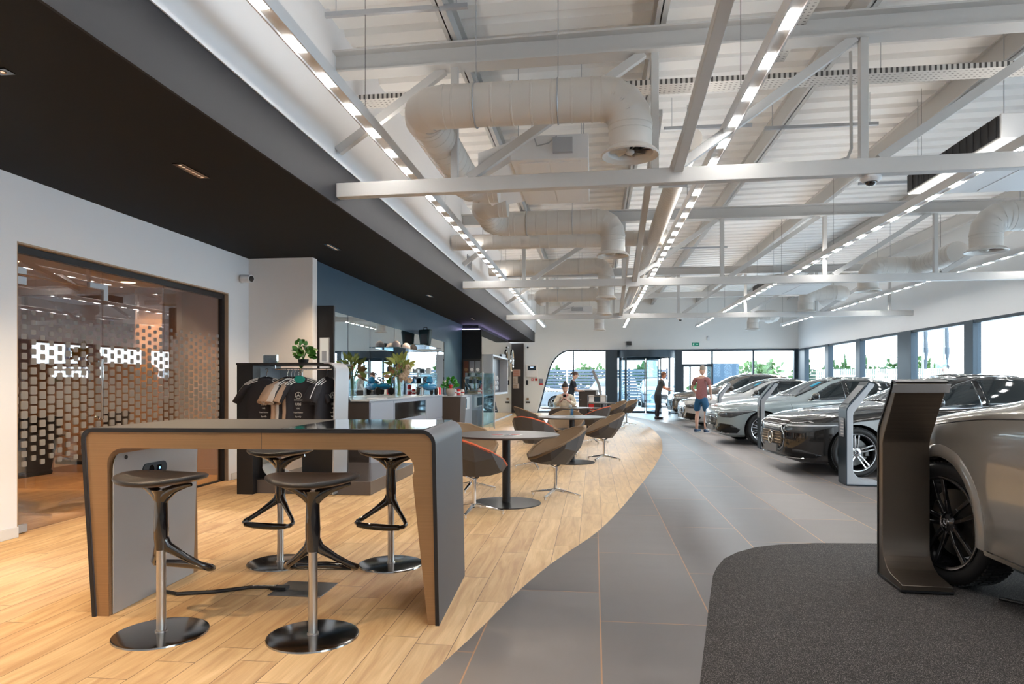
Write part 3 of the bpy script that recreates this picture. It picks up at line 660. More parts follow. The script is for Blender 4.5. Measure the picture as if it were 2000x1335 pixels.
seat_uc = mat('seat_under', (.10, .06, .04), .3)
def bar_stool():
    t = thing('bar_stool', 'x', 'stool', (0, 0, 0), 0, None)
    mb = MB(); mb.lathe([(.0005, .012), (.218, .012), (.232, .008), (.234, 0), (.0005, 0)], 56); mb.build('base_plate', steel_disc, t)
    mb = MB(); mb.cyl((0, 0, .011), (0, 0, .60), .0235, n=24); mb.lathe([(.03, .012), (.03, .02), (.0235, .022)], 24); mb.build('pole', brushed, t)
    mb = MB()
    prof = [(.028, .44), (.033, .50), (.034, .56), (.032, .62), (.030, .69), (.034, .73), (.05, .755)]
    mb.tube([(0, 0, z) for r, z in prof], [r for r, z in prof], 18, flat=1.15)
    for s in (-1, 1):
        mb.tube([(0, 0, .70), (s*.035, 0, .735), (s*.09, 0, .762), (s*.16, .0, .783), (s*.20, .0, .790)], [.028, .026, .017, .011, .007], 10, flat=1.3)
        mb.tube([(s*.01, .0, .50), (s*.03, .012, .455), (s*.10, .06, .395), (s*.165, .105, .345), (s*.19, .135, .325), (s*.185, .165, .315), (s*.155, .185, .312)], [.024, .022, .015, .013, .015, .014, .013], 10, flat=1.3)
    mb.tube([(-.165, .182, .312), (-.08, .20, .311), (0, .205, .311), (.08, .20, .311), (.165, .182, .312)], [.013, .015, .016, .015, .013], 10, flat=1.5)
    mb.build('footrest_frame', black_gloss, t, angle=60)
    mb = MB()
    rings = []
    for rr, z in ((.001, .812), (.10, .812), (.19, .818), (.222, .822), (.234, .815), (.236, .806), (.228, .797)):
        rings.append([(rr*math.cos(a)*1.02, rr*math.sin(a)*(.90), z+.020*(rr/.23)**2*abs(math.cos(a))**2) for a in (2*PI*k/48 for k in range(48))])
    mb.loft(rings, cap=False); mb.build('seat', leather_black, t, angle=60)
    mb = MB(); rings = []
    for rr, z in ((.228, .797), (.19, .787), (.10, .782), (.001, .781)):
        rings.append([(rr*math.cos(a)*1.02, rr*math.sin(a)*(.90), z+.020*(rr/.23)**2*abs(math.cos(a))**2) for a in (2*PI*k/48 for k in range(48))])
    mb.loft(rings, cap=False); mb.build('seat_shell', seat_uc, t, angle=60)
    return t
st = bar_stool(); st.location = (-2.25, 3.33, 0); st.rotation_euler.z = math.radians(-12); st['label'] = 'black bar stool nearest the glass partition, front left of the bar table'; st['group'] = 'bar stools at the high table'
for x, y, r, l in ((-1.445, 3.387, 4, 'black bar stool in the middle foreground, front right of the bar table'), (-2.27, 4.74, 172, 'black bar stool behind the bar table on the left, before the clothes rack'), (-1.458, 4.80, 168, 'black bar stool behind the bar table on the right')):
    dup(st, (x, y, 0), math.radians(r), l)

# ================================================================ CAFE TABLES AND TUB CHAIRS
tt = mat('cafe_top', (.085, .075, .07), .32); tt2 = mat('cafe_top_edge', (.05, .04, .035), .5)
def cafe_table(x, y, r, lab, br=.38, h=.755):
    t = thing('cafe_table', lab, 'table', (x, y, 0), 0, None)
    mb = MB(); mb.lathe([(.0005, h), (r-.004, h), (r, h-.004), (r-.012, h-.022), (.0005, h-.024)], 72); mb.build('table_top', tt, t)
    mb = MB(); mb.cyl((0, 0, .01), (0, 0, h-.024), .045, n=28); mb.build('pole', black_satin, t)
    mb = MB(); mb.lathe([(.0005, .012), (br-.006, .01), (br, .004), (br, 0), (.0005, 0)], 64); mb.build('base_plate', black_satin, t); return t
cafe_table(-.95, 7.40, .58, 'round dark cafe table nearest the camera with a leaflet on it')
cafe_table(-.36, 11.35, .57, 'round dark cafe table in the middle, with a small glass stand on it')
cafe_table(-.63, 15.6, .60, 'round dark cafe table where the seated person sits')
cafe_table(.22, 19.5, .40, 'small round side table left of the revolving door', br=.25)
cafe_table(-.15, 18.2, .36, 'low small round side table behind the orange rimmed chair', br=.22, h=.66)
def tub_chair(name, rimmat, inmat=None):
    t = thing(name, 'x', 'chair', (0, 0, 0), 0, None); inm = inmat or chair_in
    # +x is the open front. outline angles from front around
    A = [-180, -150, -118, -90, -58, -28, 0, 28, 58, 90, 118, 150]
    low = []; mid = []; rim = []; rin = []; inn = []; sea = []
    for a in A:
        c, s = math.cos(math.radians(a)), math.sin(math.radians(a)); f = (1+c)/2           # f=1 at front
        low.append((.02+.17*c, .16*s, .385-.0*f))
        zr = .455+(.80-.455)*(1-f)**.85; rx = (.33*c if c > 0 else .36*c)-.02*(1-f); ry = .335*s*(1.0 if abs(a) < 120 else .98)
        rim.append((rx+.01, ry, zr))
        mz = .40+.20*(1-f); mid.append(((.27*c if c > 0 else .31*c)+.01, .30*s, mz) if f < .95 else (.30, .30*s, .415))
        rin.append((rx*.90+.01, ry*.90, zr-.004)); inn.append((rx*.70+.02, ry*.66, min(.52, zr-.005))); sea.append((.03+.19*c, .15*s, .455))
    # facets: push side vertices out for the folded look
    for i in (3, 9): mid[i] = (mid[i][0]+.02, mid[i][1]*1.16, .585)
    mb = MB(); mb.loft([low, mid, rim], cap=False); mb.add(low, [tuple(range(12))]); mb.build('shell', chair_out, t, angle=14)
    mb = MB(); n = 12
    mb.tube([Vector(rim[i]).lerp(Vector(rin[i]), .5) for i in range(12)], .017, 8, closed=True); mb.build('rim', rimmat, t, angle=50)
    mb = MB(); mb.loft([rin, inn, sea], cap=False); mb.build('inner_lining', inm, t, angle=60)
    mb = MB(); mb.lathe([(.0005, .498), (.15, .494), (.188, .475), (.18, .450), (.0005, .45)], 28, (.04, 0, 0)); mb.build('seat_cushion', leather_black if inmat is None else inmat, t, angle=60)
    mb = MB(); mb.cyl((0, 0, .09), (0, 0, .34), .02, n=16); mb.cyl((0, 0, .30), (0, 0, .35), .024, n=16)
    for s in (-1, 1): mb.tube([(0, 0, .335), (s*.07, s*.04, .365), (s*.13, s*.08, .388)], [.018, .012, .01], 8)
    mb.build('stem', chrome, t)
    for k in range(4):
        a = PI/4+k*PI/2; c, s = math.cos(a), math.sin(a)
        mb = MB(); mb.bar((.0, 0, .085), (.31*c, .31*s, .035), .042, .03, w1=.026, h1=.014); mb.cyl((.295*c, .295*s, 0), (.295*c, .295*s, .036), .011, n=10); mb.build('leg', chrome, t, bevel=.003)
    return t
grp = 'tub chairs around the cafe tables'
cA = tub_chair('tub_chair', chair_in); cO = tub_chair('tub_chair', chair_orange, mat('chair_in_orange', (.30, .085, .04), .55)); cA['group'] = cO['group'] = grp
R = math.radians
first = {0: True, 1: True}
for x, y, r, o, l in ((-.44, 7.90, 205, 0, 'grey tub chair right of the nearest cafe table, opening towards it'),
        (-1.20, 6.80, 38, 1, 'orange rimmed tub chair half hidden behind the bar table end'),
        (-1.50, 8.30, -50, 0, 'tan lined tub chair behind the nearest cafe table on the left'),
        (-.92, 10.55, 62, 1, 'orange rimmed tub chair left of the middle cafe table, back to the camera'),
        (-.50, 12.45, -95, 0, 'tan tub chair behind the middle cafe table, facing the camera'),
        (.17, 11.75, 196, 0, 'grey tub chair right of the middle cafe table near the floor edge'),
        (-1.38, 14.75, 25, 0, 'grey tub chair at the left of the seated person table'),
        (.02, 15.05, 150, 1, 'orange rimmed tub chair right of the seated person table'),
        (-.62, 14.35, 85, 0, 'tan tub chair between middle table and seated person table'),
        (-.69, 16.75, -90, 0, 'grey tub chair the person in the pale blouse sits in'),
        (.60, 20.1, 205, 0, 'grey tub chair beside the small side table by the door'),
        (1.02, 21.7, 205, 0, 'farthest grey tub chair, closest to the revolving door')):
    src = cO if o else cA
    if first[o]: src.location = (x, y, 0); src.rotation_euler.z = R(r); src['label'] = l; first[o] = False
    else: dup(src, (x, y, 0), R(r), l)
# things on the tables
lp = mat('leaflet', (.6, .6, .66), .4, noise=(22, .5))
mb = MB(); mb.add([(-.105, -.15, 0), (.105, -.15, 0), (.105, .15, 0), (-.105, .15, 0), (-.105, -.15, .003), (.105, -.15, .006), (.105, .15, .003), (-.105, .15, .002)], [(0, 3, 2, 1), (4, 5, 6, 7), (0, 1, 5, 4), (1, 2, 6, 5), (2, 3, 7, 6), (3, 0, 4, 7)])
lf = thing('leaflet', 'printed leaflet lying open on the nearest cafe table', 'leaflet', (-.93, 7.22, .7555), R(65)); mb.build('sheet', paper, lf)
for k, (dx, dy, w, h, m_) in enumerate(((-.05, .08, .07, .10, red), (.05, .06, .06, .12, cab_grey), (-.03, -.07, .09, .10, frame_blue), (.06, -.08, .05, .09, red))):
    mb = MB(); mb.box(dx-w/2, dx+w/2, dy-h/2, dy+h/2, .0055, .0068); mb.build('printed_picture', m_, lf)
t = thing('menu_stand', 'small clear upright stand with blue card on the middle cafe table', 'menu stand', (-.36, 11.3, .755)); mb = MB(); mb.box(-.04, .04, -.03, .03, 0, .006); mb.box(-.04, .04, -.003, .003, .006, .155); mb.build('holder', glass_clear, t)
mb = MB(); mb.box(-.022, .022, .0035, .0045, .03, .13); mb.build('card', mat('card_blue', (.03, .16, .35), .4), t)
mb = MB(); mb.box(-.10, .10, -.07, .07, 0, .002); tag(mb.build('paper_sheet', paper, loc=(-.56, 11.28, .755), rz=.3), 'white paper lying on the middle cafe table', 'paper')
for i, (x, y, l) in enumerate(((-.98, 15.35, 'left water glass on the seated person table'), (-.88, 15.42, 'right water glass on the seated person table'))):
    mb = MB(); mb.lathe([(.0005, .001), (.03, 0), (.036, .11), (.034, .11), (.028, .006), (.0005, .006)], 20); tag(mb.build('water_glass', glass_clear, loc=(x, y, .755)), l, 'glass')
t = thing('cup', 'dark coffee cup on a saucer in front of the seated person', 'cup', (-.52, 15.25, .755)); mb = MB(); mb.lathe([(.0005, .004), (.07, .012), (.072, .015), (.03, .006), (.0005, .006)], 24); mb.build('saucer', black_gloss, t)
mb = MB(); mb.lathe([(.02, .012), (.036, .03), (.042, .07), (.038, .07), (.0005, .03)], 24); mb.build('bowl', plastic_white, t)
# magazine rack beside the side tables
t = thing('magazine_rack', 'wire rack of magazines standing by the small side table', 'rack', (.10, 20.6, 0))
mb = MB()
for x in (-.28, .28):
    for y in (-.1, .1): mb.tube([(x, y, 0), (x, y, .95)], .01, 6)
for z in (.25, .5, .75, .93):
    mb.tube([(-.28, -.1, z), (.28, -.1, z), (.28, .1, z), (-.28, .1, z)], .008, 6, closed=True)
mb.build('frame', chrome, t)
random.seed(11)
for z in (.56, .80):
    for k in range(3):
        mb = MB(); mb.box(-.25+.175*k, -.10+.175*k, -.03, 0, z-.04, z+.16); mb.build('magazine', (cab_brown, cab_grey, paper, frame_blue, paper, red)[(k+int(z*10)) % 6], t)
# ================================================================ INFORMATION TOTEMS
lab_m = mat('totem_label', (.30, .33, .38), .3)
def totem(loc, rz, lab, face, side, w=.17):
    t = thing('information_totem', lab, 'display stand', loc, rz, 'slim information totems by the cars')
    W_ = w
    def prof(o):       # x: 0 front skin, back direction +x
        return None
    out = [(0, .02), (0, .955)]+[(.01, .99), (.03, 1.02)]+[(.235, 1.27), (.26, 1.315)]
    inn = [(.40, .02), (.405, .052), (.20, .075), (.14, .10), (.085, .16), (.072, .22), (.072, .90), (.085, .94), (.30, 1.25), (.325, 1.30)]
    full = out+[inn[i] for i in range(len(inn)-1, -1, -1)]
    mb = MB(); mb.prism(full, -W_, W_, 'xz'); mb.build('body', side, t, angle=25, bevel=.003)
    mb = MB(); o2 = [(x-.012, z) for x, z in out]
    sk = [(-.012, .012), (-.012, .955), (-.003, .992), (.018, 1.028), (.225, 1.282), (.25, 1.326), (.33, 1.312), (.325, 1.301), (.26, 1.315), (.235, 1.27), (.03, 1.02), (.01, .99), (0, .955), (0, .02), (.40, .02), (.40, .008), (-.01, .008)]
    mb.prism(sk, -W_-.006, W_+.006, 'xz'); mb.build('front_skin', face, t, angle=25)
    mb = MB(); mb.prism([(.028, 1.046), (.22, 1.279), (.217, 1.282), (.025, 1.049)], -W_+.02, W_-.02, 'xz'); mb.build('screen', black_gloss, t)
    mb = MB(); mb.box(-.0205, -.018, -.10, .10, .62, .86); l = mb.build('label_panel', lab_m, t)
    for k in range(5):
        mb = MB(); mb.box(-.022, -.0205, -.09, .02+.02*(k % 3), .65+.04*k, .665+.04*k); mb.build('text_line', paper, l)
    mb = MB()
    for x in (.02, .37):
        for y in (-.12, .12): mb.cyl((x, y, 0), (x, y, .012), .016, n=12)
    mb.build('foot', black_matte, t)
    mb = MB(); mb.prism([(.30, 1.243), (.325, 1.295), (.328, 1.293), (.304, 1.241)], -.165, .165, 'xz'); mb.build('edge_trim', silver_paint, t)
    return t
bd = mat('totem_steel', (.20, .165, .135), .3, metal=.9, noise=(2, .1, (60, 1, 1)))
totem((2.06, 4.88, .009), R(-90-3), 'large brown steel information totem in front of the nearest car', black_satin, bd, w=.145)
totem((3.22, 9.33, 0), R(-4), 'silver sided information totem in front of the black saloon', frame_blue, silver_paint)
totem((3.30, 14.2, 0), R(-4), 'grey information totem in front of the pale blue car', frame_blue, silver_paint)
totem((3.40, 19.35, 0), R(-4), 'farthest grey information totem, in front of the white car', frame_blue, silver_paint)
# ================================================================ CARS
def smooth(a, b, x): t = min(max((x-a)/(b-a), 0), 1); return t*t*(3-2*t)
tyre_m = mat('tyre', (.010, .010, .011), .55); rim_sil = mat('rim_silver', (.55, .56, .58), .22, metal=1); rim_dark = mat('rim_black', (.008, .008, .01), .12, coat=1)
glass_dark = mat('car_glass', (.006, .011, .014), .03, coat=.6); lamp_glass = mat('lamp_glass', (.075, .08, .085), .08, coat=1, metal=.3); plate_m = mat('plate', (.20, .21, .22), .35)
well = mat('wheel_well', (.006, .006, .006), .8); disc_m = mat('brake_disc', (.10, .098, .095), .35, metal=1); blue_st = mat('windscreen_sticker', (.02, .35, .55), .5)
grille_m = mat('grille_black', (.008, .008, .009), .25); drl = mat('lamp_lens', (.75, .78, .82), .2, metal=.3)
def wheel(parent, x, y, r, side, style, steer=0):
    """side -1: outer face towards -y"""
    w = .235; s = side; rr = r*.755
    def L(mbx, prof, n=56): return mbx.lathe([(a, b*s) for a, b in prof], n, (0, 0, 0), 'y')
    mb = MB(); L(mb, [(rr, .02), (rr+.012, .006), (r-.045, -.004), (r-.02, .004), (r-.006, .02), (r, .05), (r, w-.05), (r-.01, w-.02), (r-.05, w), (rr, w-.02)], 64)
    for k in range(72):                # tread blocks
        a = 2*PI*k/72; c, q = math.cos(a), math.sin(a)
        for y0, y1 in ((.025, .075), (.09, .145), (.16, .21)):
            mb.bar((r*c, y0*s, r*q), (r*c, y1*s, r*q), .020, .010, up=(c, 0, q))
    wh = mb.build('wheel', tyre_m, parent, angle=40); wh.location = (x, y, r); wh.rotation_euler = (0, 0, steer)
    m_ = rim_dark if style == 'black' else rim_sil
    mb = MB(); L(mb, [(rr+.003, .008), (rr-.006, .000), (rr-.018, .006), (rr-.024, .03), (rr-.035, .12), (rr-.05, .20)], 56); mb.build('rim_barrel', m_ if style != 'twin' else rim_dark, wh)
    mb = MB(); L(mb, [(rr+.004, .0075), (rr+.001, -.001), (rr-.009, .001)], 64); mb.build('rim_lip', rim_sil, wh)
    ns = {'black': 5, 'twin': 5, 'multi': 10}[style]
    mb = MB()
    for k in range(ns):
        a = PI/2+2*PI*k/ns+(.2 if style == 'black' else 0)
        for d in (-1, 1):
            if style == 'multi': a0, a1, ww = a+d*.10, a+d*.13, .016
            elif style == 'twin': a0, a1, ww = a+d*.30, a+d*.115, .020
            else: a0, a1, ww = a+d*.35, a+d*.17, .024
            p0 = (.055*math.cos(a0), .045*s, .055*math.sin(a0)); pm = (rr*.5*math.cos(a1*.6+a0*.4 if style != 'multi' else a1), .028*s, rr*.5*math.sin(a1*.6+a0*.4 if style != 'multi' else a1)); p1 = ((rr-.012)*math.cos(a1), .012*s, (rr-.012)*math.sin(a1))
            mb.bar(p0, pm, .026, ww*1.2, up=(0, 1, 0), w1=ww*.9, h1=ww); mb.bar(pm, p1, ww*.9, ww, up=(0, 1, 0), w1=ww*1.15, h1=ww*.7)
    mb.build('spokes', m_, wh, bevel=.003)
    mb = MB(); L(mb, [(.0005, .022), (.045, .024), (.07, .036), (.075, .055), (.07, .10)], 28)
    mb.build('hub', m_, wh)
    mb = MB(); L(mb, [(.0005, .016), (.030, .017), (.034, .024)], 24); cc = mb.build('centre_cap', black_gloss, wh)
    mb = MB(); star_logo(mb, (0, .014*s, 0), .026, .0022, 'y', 20); mb.build('star_emblem', chrome, wh)
    mb = MB(); L(mb, [(.07, .10), (rr*.72, .10), (rr*.74, .105), (rr*.74, .12), (.07, .12)], 40); mb.build('brake_disc', disc_m, wh)
    mb = MB(); mb.box(rr*.50, rr*.80, .075 if s > 0 else -.13, .13 if s > 0 else -.075, -.07, .07); mb.build('brake_caliper', disc_m, wh, bevel=.02)
    return wh
SEDAN = dict(L=4.93, top=[(0, .70), (.05, .79), (.2, .845), (.6, .92), (1.1, .985), (1.5, 1.03), (1.9, 1.21), (2.35, 1.395), (2.75, 1.455), (3.2, 1.45), (3.7, 1.355), (4.2, 1.18), (4.5, 1.10), (4.8, 1.05), (4.93, .92)],
    sh=[(0, .64), (.05, .71), (.25, .785), (.85, .875), (1.5, .935), (2.5, .95), (3.9, .99), (4.6, .98), (4.93, .85)],
    bot=[(0, .30), (.06, .22), (.3, .17), (4.5, .19), (4.85, .28), (4.93, .40)],
    w=[(0, .52), (.04, .62), (.12, .72), (.28, .81), (.55, .875), (.85, .905), (1.5, .92), (3.9, .93), (4.4, .89), (4.75, .80), (4.93, .62)],
    ax=(.86, 3.80), r=.345, roofw=.60,
    win=[(1.80, .965), (2.02, 1.10), (2.35, 1.27), (2.7, 1.365), (3.1, 1.375), (3.6, 1.29), (4.0, 1.13), (4.12, 1.045), (3.9, 1.03), (2.8, 1.0)], wnd=(1.60, 2.42, .60), pan=(2.5, 3.35, .47), seams=((1.42, .88, .35), (2.58, .97, .28), (3.62, 1.0, .5)), pillars=(2.60, 3.52))
SUV = dict(L=4.75, top=[(0, .78), (.05, .90), (.2, .97), (.6, 1.04), (1.1, 1.10), (1.45, 1.16), (1.9, 1.40), (2.3, 1.575), (2.8, 1.65), (3.4, 1.64), (4.0, 1.56), (4.4, 1.38), (4.65, 1.10), (4.75, .9)],
    sh=[(0, .72), (.05, .80), (.25, .88), (.85, .985), (1.5, 1.05), (2.5, 1.08), (3.9, 1.12), (4.5, 1.08), (4.75, .85)],
    bot=[(0, .36), (.06, .28), (.3, .24), (4.3, .25), (4.65, .34), (4.75, .45)],
    w=[(0, .55), (.04, .66), (.12, .76), (.28, .86), (.55, .93), (.85, .955), (1.5, .955), (3.9, .96), (4.4, .92), (4.6, .84), (4.75, .66)],
    ax=(.90, 3.75), r=.37, roofw=.64,
    win=[(1.78, 1.10), (2.0, 1.24), (2.35, 1.43), (2.7, 1.53), (3.2, 1.545), (3.8, 1.47), (4.15, 1.30), (4.2, 1.19), (3.5, 1.15), (2.6, 1.12)], wnd=(1.55, 2.32, .62), pan=(2.45, 3.5, .5), seams=((1.42, 1.02, .42), (2.6, 1.1, .35), (3.6, 1.12, .6)), pillars=(2.62, 3.5))
def car(lab, spec, paint, loc, rz, style='twin', face='sedan', steer=0, detail=True, stick=True, scale=1, name='car', flare=False, rear=True, cat='car', nw=(0, 1, 2, 3)):
    t = thing(name, lab, cat, loc, rz); t.scale = (scale,)*3
    L_ = spec['L']; xs = sorted(set([0, .01, .025, .05, .08, .12, .18, .25]+[.33+.085*i for i in range(int((L_-.5)/.085))]+[L_-.12, L_-.06, L_-.02, L_]))
    rings = []
    for x in xs:
        zt, zs, zb, w = (crom(spec[k], x) for k in ('top', 'sh', 'bot', 'w'))
        h = zt-zs; k = smooth(.10, .42, h); ws = w*.965
        half = [(0, zb), (w*.5, zb), (w*.86, zb), (w*.955, zb+.05), (w*.985, zb+.13*1), (w, zb+.42*(zs-zb)), (w, zb+.62*(zs-zb)), (w*.995, zb+.82*(zs-zb)), (w*.985, zs-.03), (ws, zs)]
        bx = ws*.70*(1-k)+spec['roofw']*k*min(1, w/.9); bz = zs+h*(.80*(1-k)+(1-.055/max(h, .06))*k)
        for q in (.25, .5, .75, 1.0):
            e = q; yy = ws+(bx-ws)*e; zz = zs+(bz-zs)*(e**(.8 if k < .5 else 1.0)); yy += .03*k*math.sin(PI*e); half.append((yy, zz))
        for q in (.3, .55, .8, 1.0):
            half.append((bx*(1-q), bz+(zt-bz)*math.sin(q*PI/2)))
        ring = [(x, -y, z) for y, z in half]+[(x, y, z) for y, z in reversed(half[1:-1])]
        rings.append(ring)
    mb = MB(); mb.loft(rings); body = mb.build('body', [paint, well], t, angle=60)
    body.parent = None
    wr = spec['r']+.045; cu = MB(); cu.cur = 1
    for ax in spec['ax']:
        for s in (-1, 1):
            wa = crom(spec['w'], ax); cu.cyl((ax, s*(wa-.29), spec['r']), (ax, s*(wa+.2), spec['r']), wr, n=48)
    cut = cu.build('cutter', [paint, well], None, angle=None)
    bo = body.modifiers.new('c', 'BOOLEAN'); bo.object = cut; bo.operation = 'DIFFERENCE'; bo.solver = 'EXACT'
    bake(body); bpy.data.objects.remove(cut)
    me = body.data; me.polygons.foreach_set('use_smooth', [True]*len(me.polygons)); me.set_sharp_from_angle(angle=math.radians(40)); me.update()
    body.parent = t
    bm = bmesh.new(); bm.from_mesh(me); bvh = BVHTree.FromBMesh(bm); bm.free()
    def patch(name, poly, org, m_, off=.004, step=.05, parent=None, both=False):
        """poly in a projection plane; org maps (a, b) -> (ray origin, ray direction)"""
        sgns = (1, -1) if both else (1,); res = []
        for sg in sgns:
            b2 = bmesh.new(); vs = [b2.verts.new((a, b, 0)) for a, b in poly]; b2.faces.new(vs)
            a0, a1 = min(p[0] for p in poly), max(p[0] for p in poly); c0, c1 = min(p[1] for p in poly), max(p[1] for p in poly)
            for ax, lo, hi in ((0, a0, a1), (1, c0, c1)):
                q = lo+step
                while q < hi:
                    co = (q, 0, 0) if ax == 0 else (0, q, 0); no = (1, 0, 0) if ax == 0 else (0, 1, 0)
                    bmesh.ops.bisect_plane(b2, geom=b2.verts[:]+b2.edges[:]+b2.faces[:], plane_co=co, plane_no=no); q += step
            bmesh.ops.triangulate(b2, faces=b2.faces[:]); bad = []
            for v in b2.verts:
                o, d = org(v.co.x, v.co.y, sg); hit, nrm, idx, dist = bvh.ray_cast(Vector(o), Vector(d).normalized())
                if hit is None: bad.append(v); continue
                if nrm.dot(Vector(d)) > 0: nrm = -nrm
                v.co = hit+nrm*off
            bmesh.ops.delete(b2, geom=bad, context='VERTS')
            bmesh.ops.solidify(b2, geom=b2.faces[:], thickness=-.003 if sg > 0 else .003) if False else None
            me2 = bpy.data.meshes.new(name); b2.to_mesh(me2); b2.free(); me2.materials.append(m_); me2.polygons.foreach_set('use_smooth', [True]*len(me2.polygons))
            o2 = bpy.data.objects.new(name, me2); COL.objects.link(o2); o2.parent = parent or t; sol = o2.modifiers.new('s', 'SOLIDIFY'); sol.thickness = .003; sol.offset = 0; res.append(o2)
        return res
    side = lambda a, b, sg: ((a, -2*sg, b), (0, sg, 0))
    topd = lambda a, b, sg: ((a, b, 3), (0, 0, -1))
    frnt = lambda a, b, sg: ((-2, a*sg, b), (1, 0, 0))
    dg = lambda a, b, sg: ((-1.2+.707*a, -sg*(2.2+.707*a), b), (1, sg, 0))
    # windows: whole dark band, then body-coloured pillar strips as separate front and rear panes
    wpoly = spec['win']
    def clip(poly, x0, x1):
        b2 = bmesh.new(); vs = [b2.verts.new((a, b, 0)) for a, b in poly]; b2.faces.new(vs)
        for co, no in (((x0, 0, 0), (-1, 0, 0)), ((x1, 0, 0), (1, 0, 0))): bmesh.ops.bisect_plane(b2, geom=b2.verts[:]+b2.edges[:]+b2.faces[:], plane_co=co, plane_no=no, clear_outer=True)
        f = b2.faces[:][0] if b2.faces else None; r = [(v.co.x, v.co.y) for v in f.verts] if f else []; b2.free(); return r
    cx_ = sum(p[0] for p in wpoly)/len(wpoly); cz_ = sum(p[1] for p in wpoly)/len(wpoly)
    big = [(cx_+(a-cx_)*1.02, cz_+(b-cz_)*1.10) for a, b in wpoly]
    if spec is SEDAN and detail: patch('window_chrome', [(cx_+(a-cx_)*1.025, cz_+(b-cz_)*1.16) for a, b in wpoly], side, chrome, .002, both=True)
    patch('window_surround', big, side, black_gloss, .004, both=True)
    p1, p2 = spec['pillars']; x0 = min(p[0] for p in wpoly); x1 = max(p[0] for p in wpoly)
    for a, b in ((x0, p1-.03), (p1+.03, p2-.02), (p2+.02, x1)):
        pl = clip(wpoly, a, b)
        if len(pl) > 2: patch('side_window', pl, side, glass_dark, .006, both=True)
    a, b, hw = spec['wnd']; patch('windscreen', [(a, -hw*1.12), (b, -hw*.93), (b, hw*.93), (a, hw*1.12), (a-.06, 0)], topd, glass_dark, .004, step=.09)
    a, b, hw = spec['pan']; patch('glass_roof', [(a, -hw), (b, -hw), (b, hw), (a, hw)], topd, glass_dark, .003, step=.12)
    if stick: patch('blue_sticker', [(2.02, -.50), (2.22, -.48), (2.22, -.34), (2.02, -.36)], topd, blue_st, .009, step=.09)
    # door gaps
    if detail:
        for x, zt, zb in spec['seams']:
            for sg in (1, -1):
                pts = []
                for i in range(13):
                    z = zt+(zb-zt)*i/12; hit, nr, *_ = bvh.ray_cast(Vector((x+.06*math.sin(i/12*PI)-(.10*max(0, i-9)/3 if x < 2 else 0), -2*sg, z)), Vector((0, sg, 0)))
                    if hit: pts.append(hit)
                mb = MB(); mb.tube(pts, .0035, 4); mb.build('door_gap', black_matte, t)
        for x in (2.42, 3.42):
            z = crom(spec['sh'], x)-.08
            for sg in (1, -1):
                hit, *_ = bvh.ray_cast(Vector((x, -2*sg, z)), Vector((0, sg, 0)))
                if hit: mb = MB(); mb.box(x-.11, x+.11, hit.y-.012, hit.y+.012, z-.012, z+.012); mb.build('door_handle', paint, t, bevel=.006)
    for sg in (1, -1):
        pts = []
        for i in range(14):
            x = .32+1.1*i/13; yy = -sg*(crom(spec['w'], x)*(.74+.16*i/13)); hit, *_ = bvh.ray_cast(Vector((x, yy, 3)), Vector((0, 0, -1)))
            if hit: pts.append(hit)
        mb = MB(); mb.tube(pts, .0035, 4); mb.build('bonnet_gap', black_matte, t)
    if flare:
        for sg in (1, -1):
            pts = []
            for i in range(30):
                x = .45+2.2*i/29; hit, *_ = bvh.ray_cast(Vector((x, -2*sg, crom(spec['sh'], x)-.045)), Vector((0, sg, 0)))
                if hit: pts.append(hit)
            mb = MB(); mb.tube(pts, .0035, 4); mb.build('shoulder_gap', black_matte, t)
    # mirrors
    mx_ = spec.get('mx', 1.9); zm = crom(spec['sh'], 1.95)+.10
    for sg in (1, -1):
        wm = crom(spec['w'], 1.9)
        mb = MB(); mb.sphere((mx_, -sg*(wm+.07), zm), (.075, .115, .075), 16, 10); mr = mb.build('wing_mirror', black_gloss if 'black' in style or spec is SEDAN else paint, t)
        mb = MB(); mb.bar((mx_+.02, -sg*(wm-.10), zm-.08), (mx_+.01, -sg*(wm+.03), zm-.05), .05, .03); mb.build('mirror_stalk', black_gloss, mr)
    # sill
    patch('sill', [(1.25, spec['bot'][2][1]+.02), (3.4, spec['bot'][2][1]+.02), (3.4, spec['bot'][2][1]+.09), (1.25, spec['bot'][2][1]+.09)], side, black_gloss, .004, both=True, step=.15)
    dz = crom(spec['sh'], .05)-.66
    if face:
        # headlights wrap the corner
        if face in ('sedan', 'suv'):
            hl = [(-.38, .60), (-.30, .555), (-.05, .55), (.20, .62), (.42, .69), (.36, .715), (.0, .70), (-.34, .665)]
        else: hl = [(-.36, .60), (-.20, .535), (.0, .53), (.22, .61), (.44, .675), (.36, .69), (.0, .665), (-.32, .63)]
        hl = [(a, b+dz) for a, b in hl]
        for o in patch('headlight', hl, dg, lamp_glass, .005, both=True, step=.04): pass
        hi = [(a*.86, .645+dz+(b-.645-dz)*.16) for a, b in hl]
        patch('headlight_lens', [(a, b+.015) for a, b in hi], dg, drl, .009, both=True, step=.04)
        g = [(-.46, .53), (-.50, .46), (-.44, .35), (-.32, .30), (.32, .30), (.44, .35), (.50, .46), (.46, .53), (.36, .62), (-.36, .62)] if face != 'amg' else [(-.50, .50), (-.44, .38), (-.30, .345), (.30, .345), (.44, .38), (.50, .50), (.36, .575), (-.36, .575)]
        g = [(a*.98, b+dz) for a, b in g]; cz2 = sum(b for a, b in g)/len(g)
        patch('grille_surround', [(a*1.06, cz2+(b-cz2)*1.16) for a, b in g], frnt, chrome, .006, step=.08)
        gr_ = patch('grille', g, frnt, grille_m, .010, step=.08)[0]
        zc = cz2+.0
        def fx(y, z):
            h_, *_ = bvh.ray_cast(Vector((-2, y, z)), Vector((1, 0, 0))); return h_.x if h_ else 0
        mb = MB()
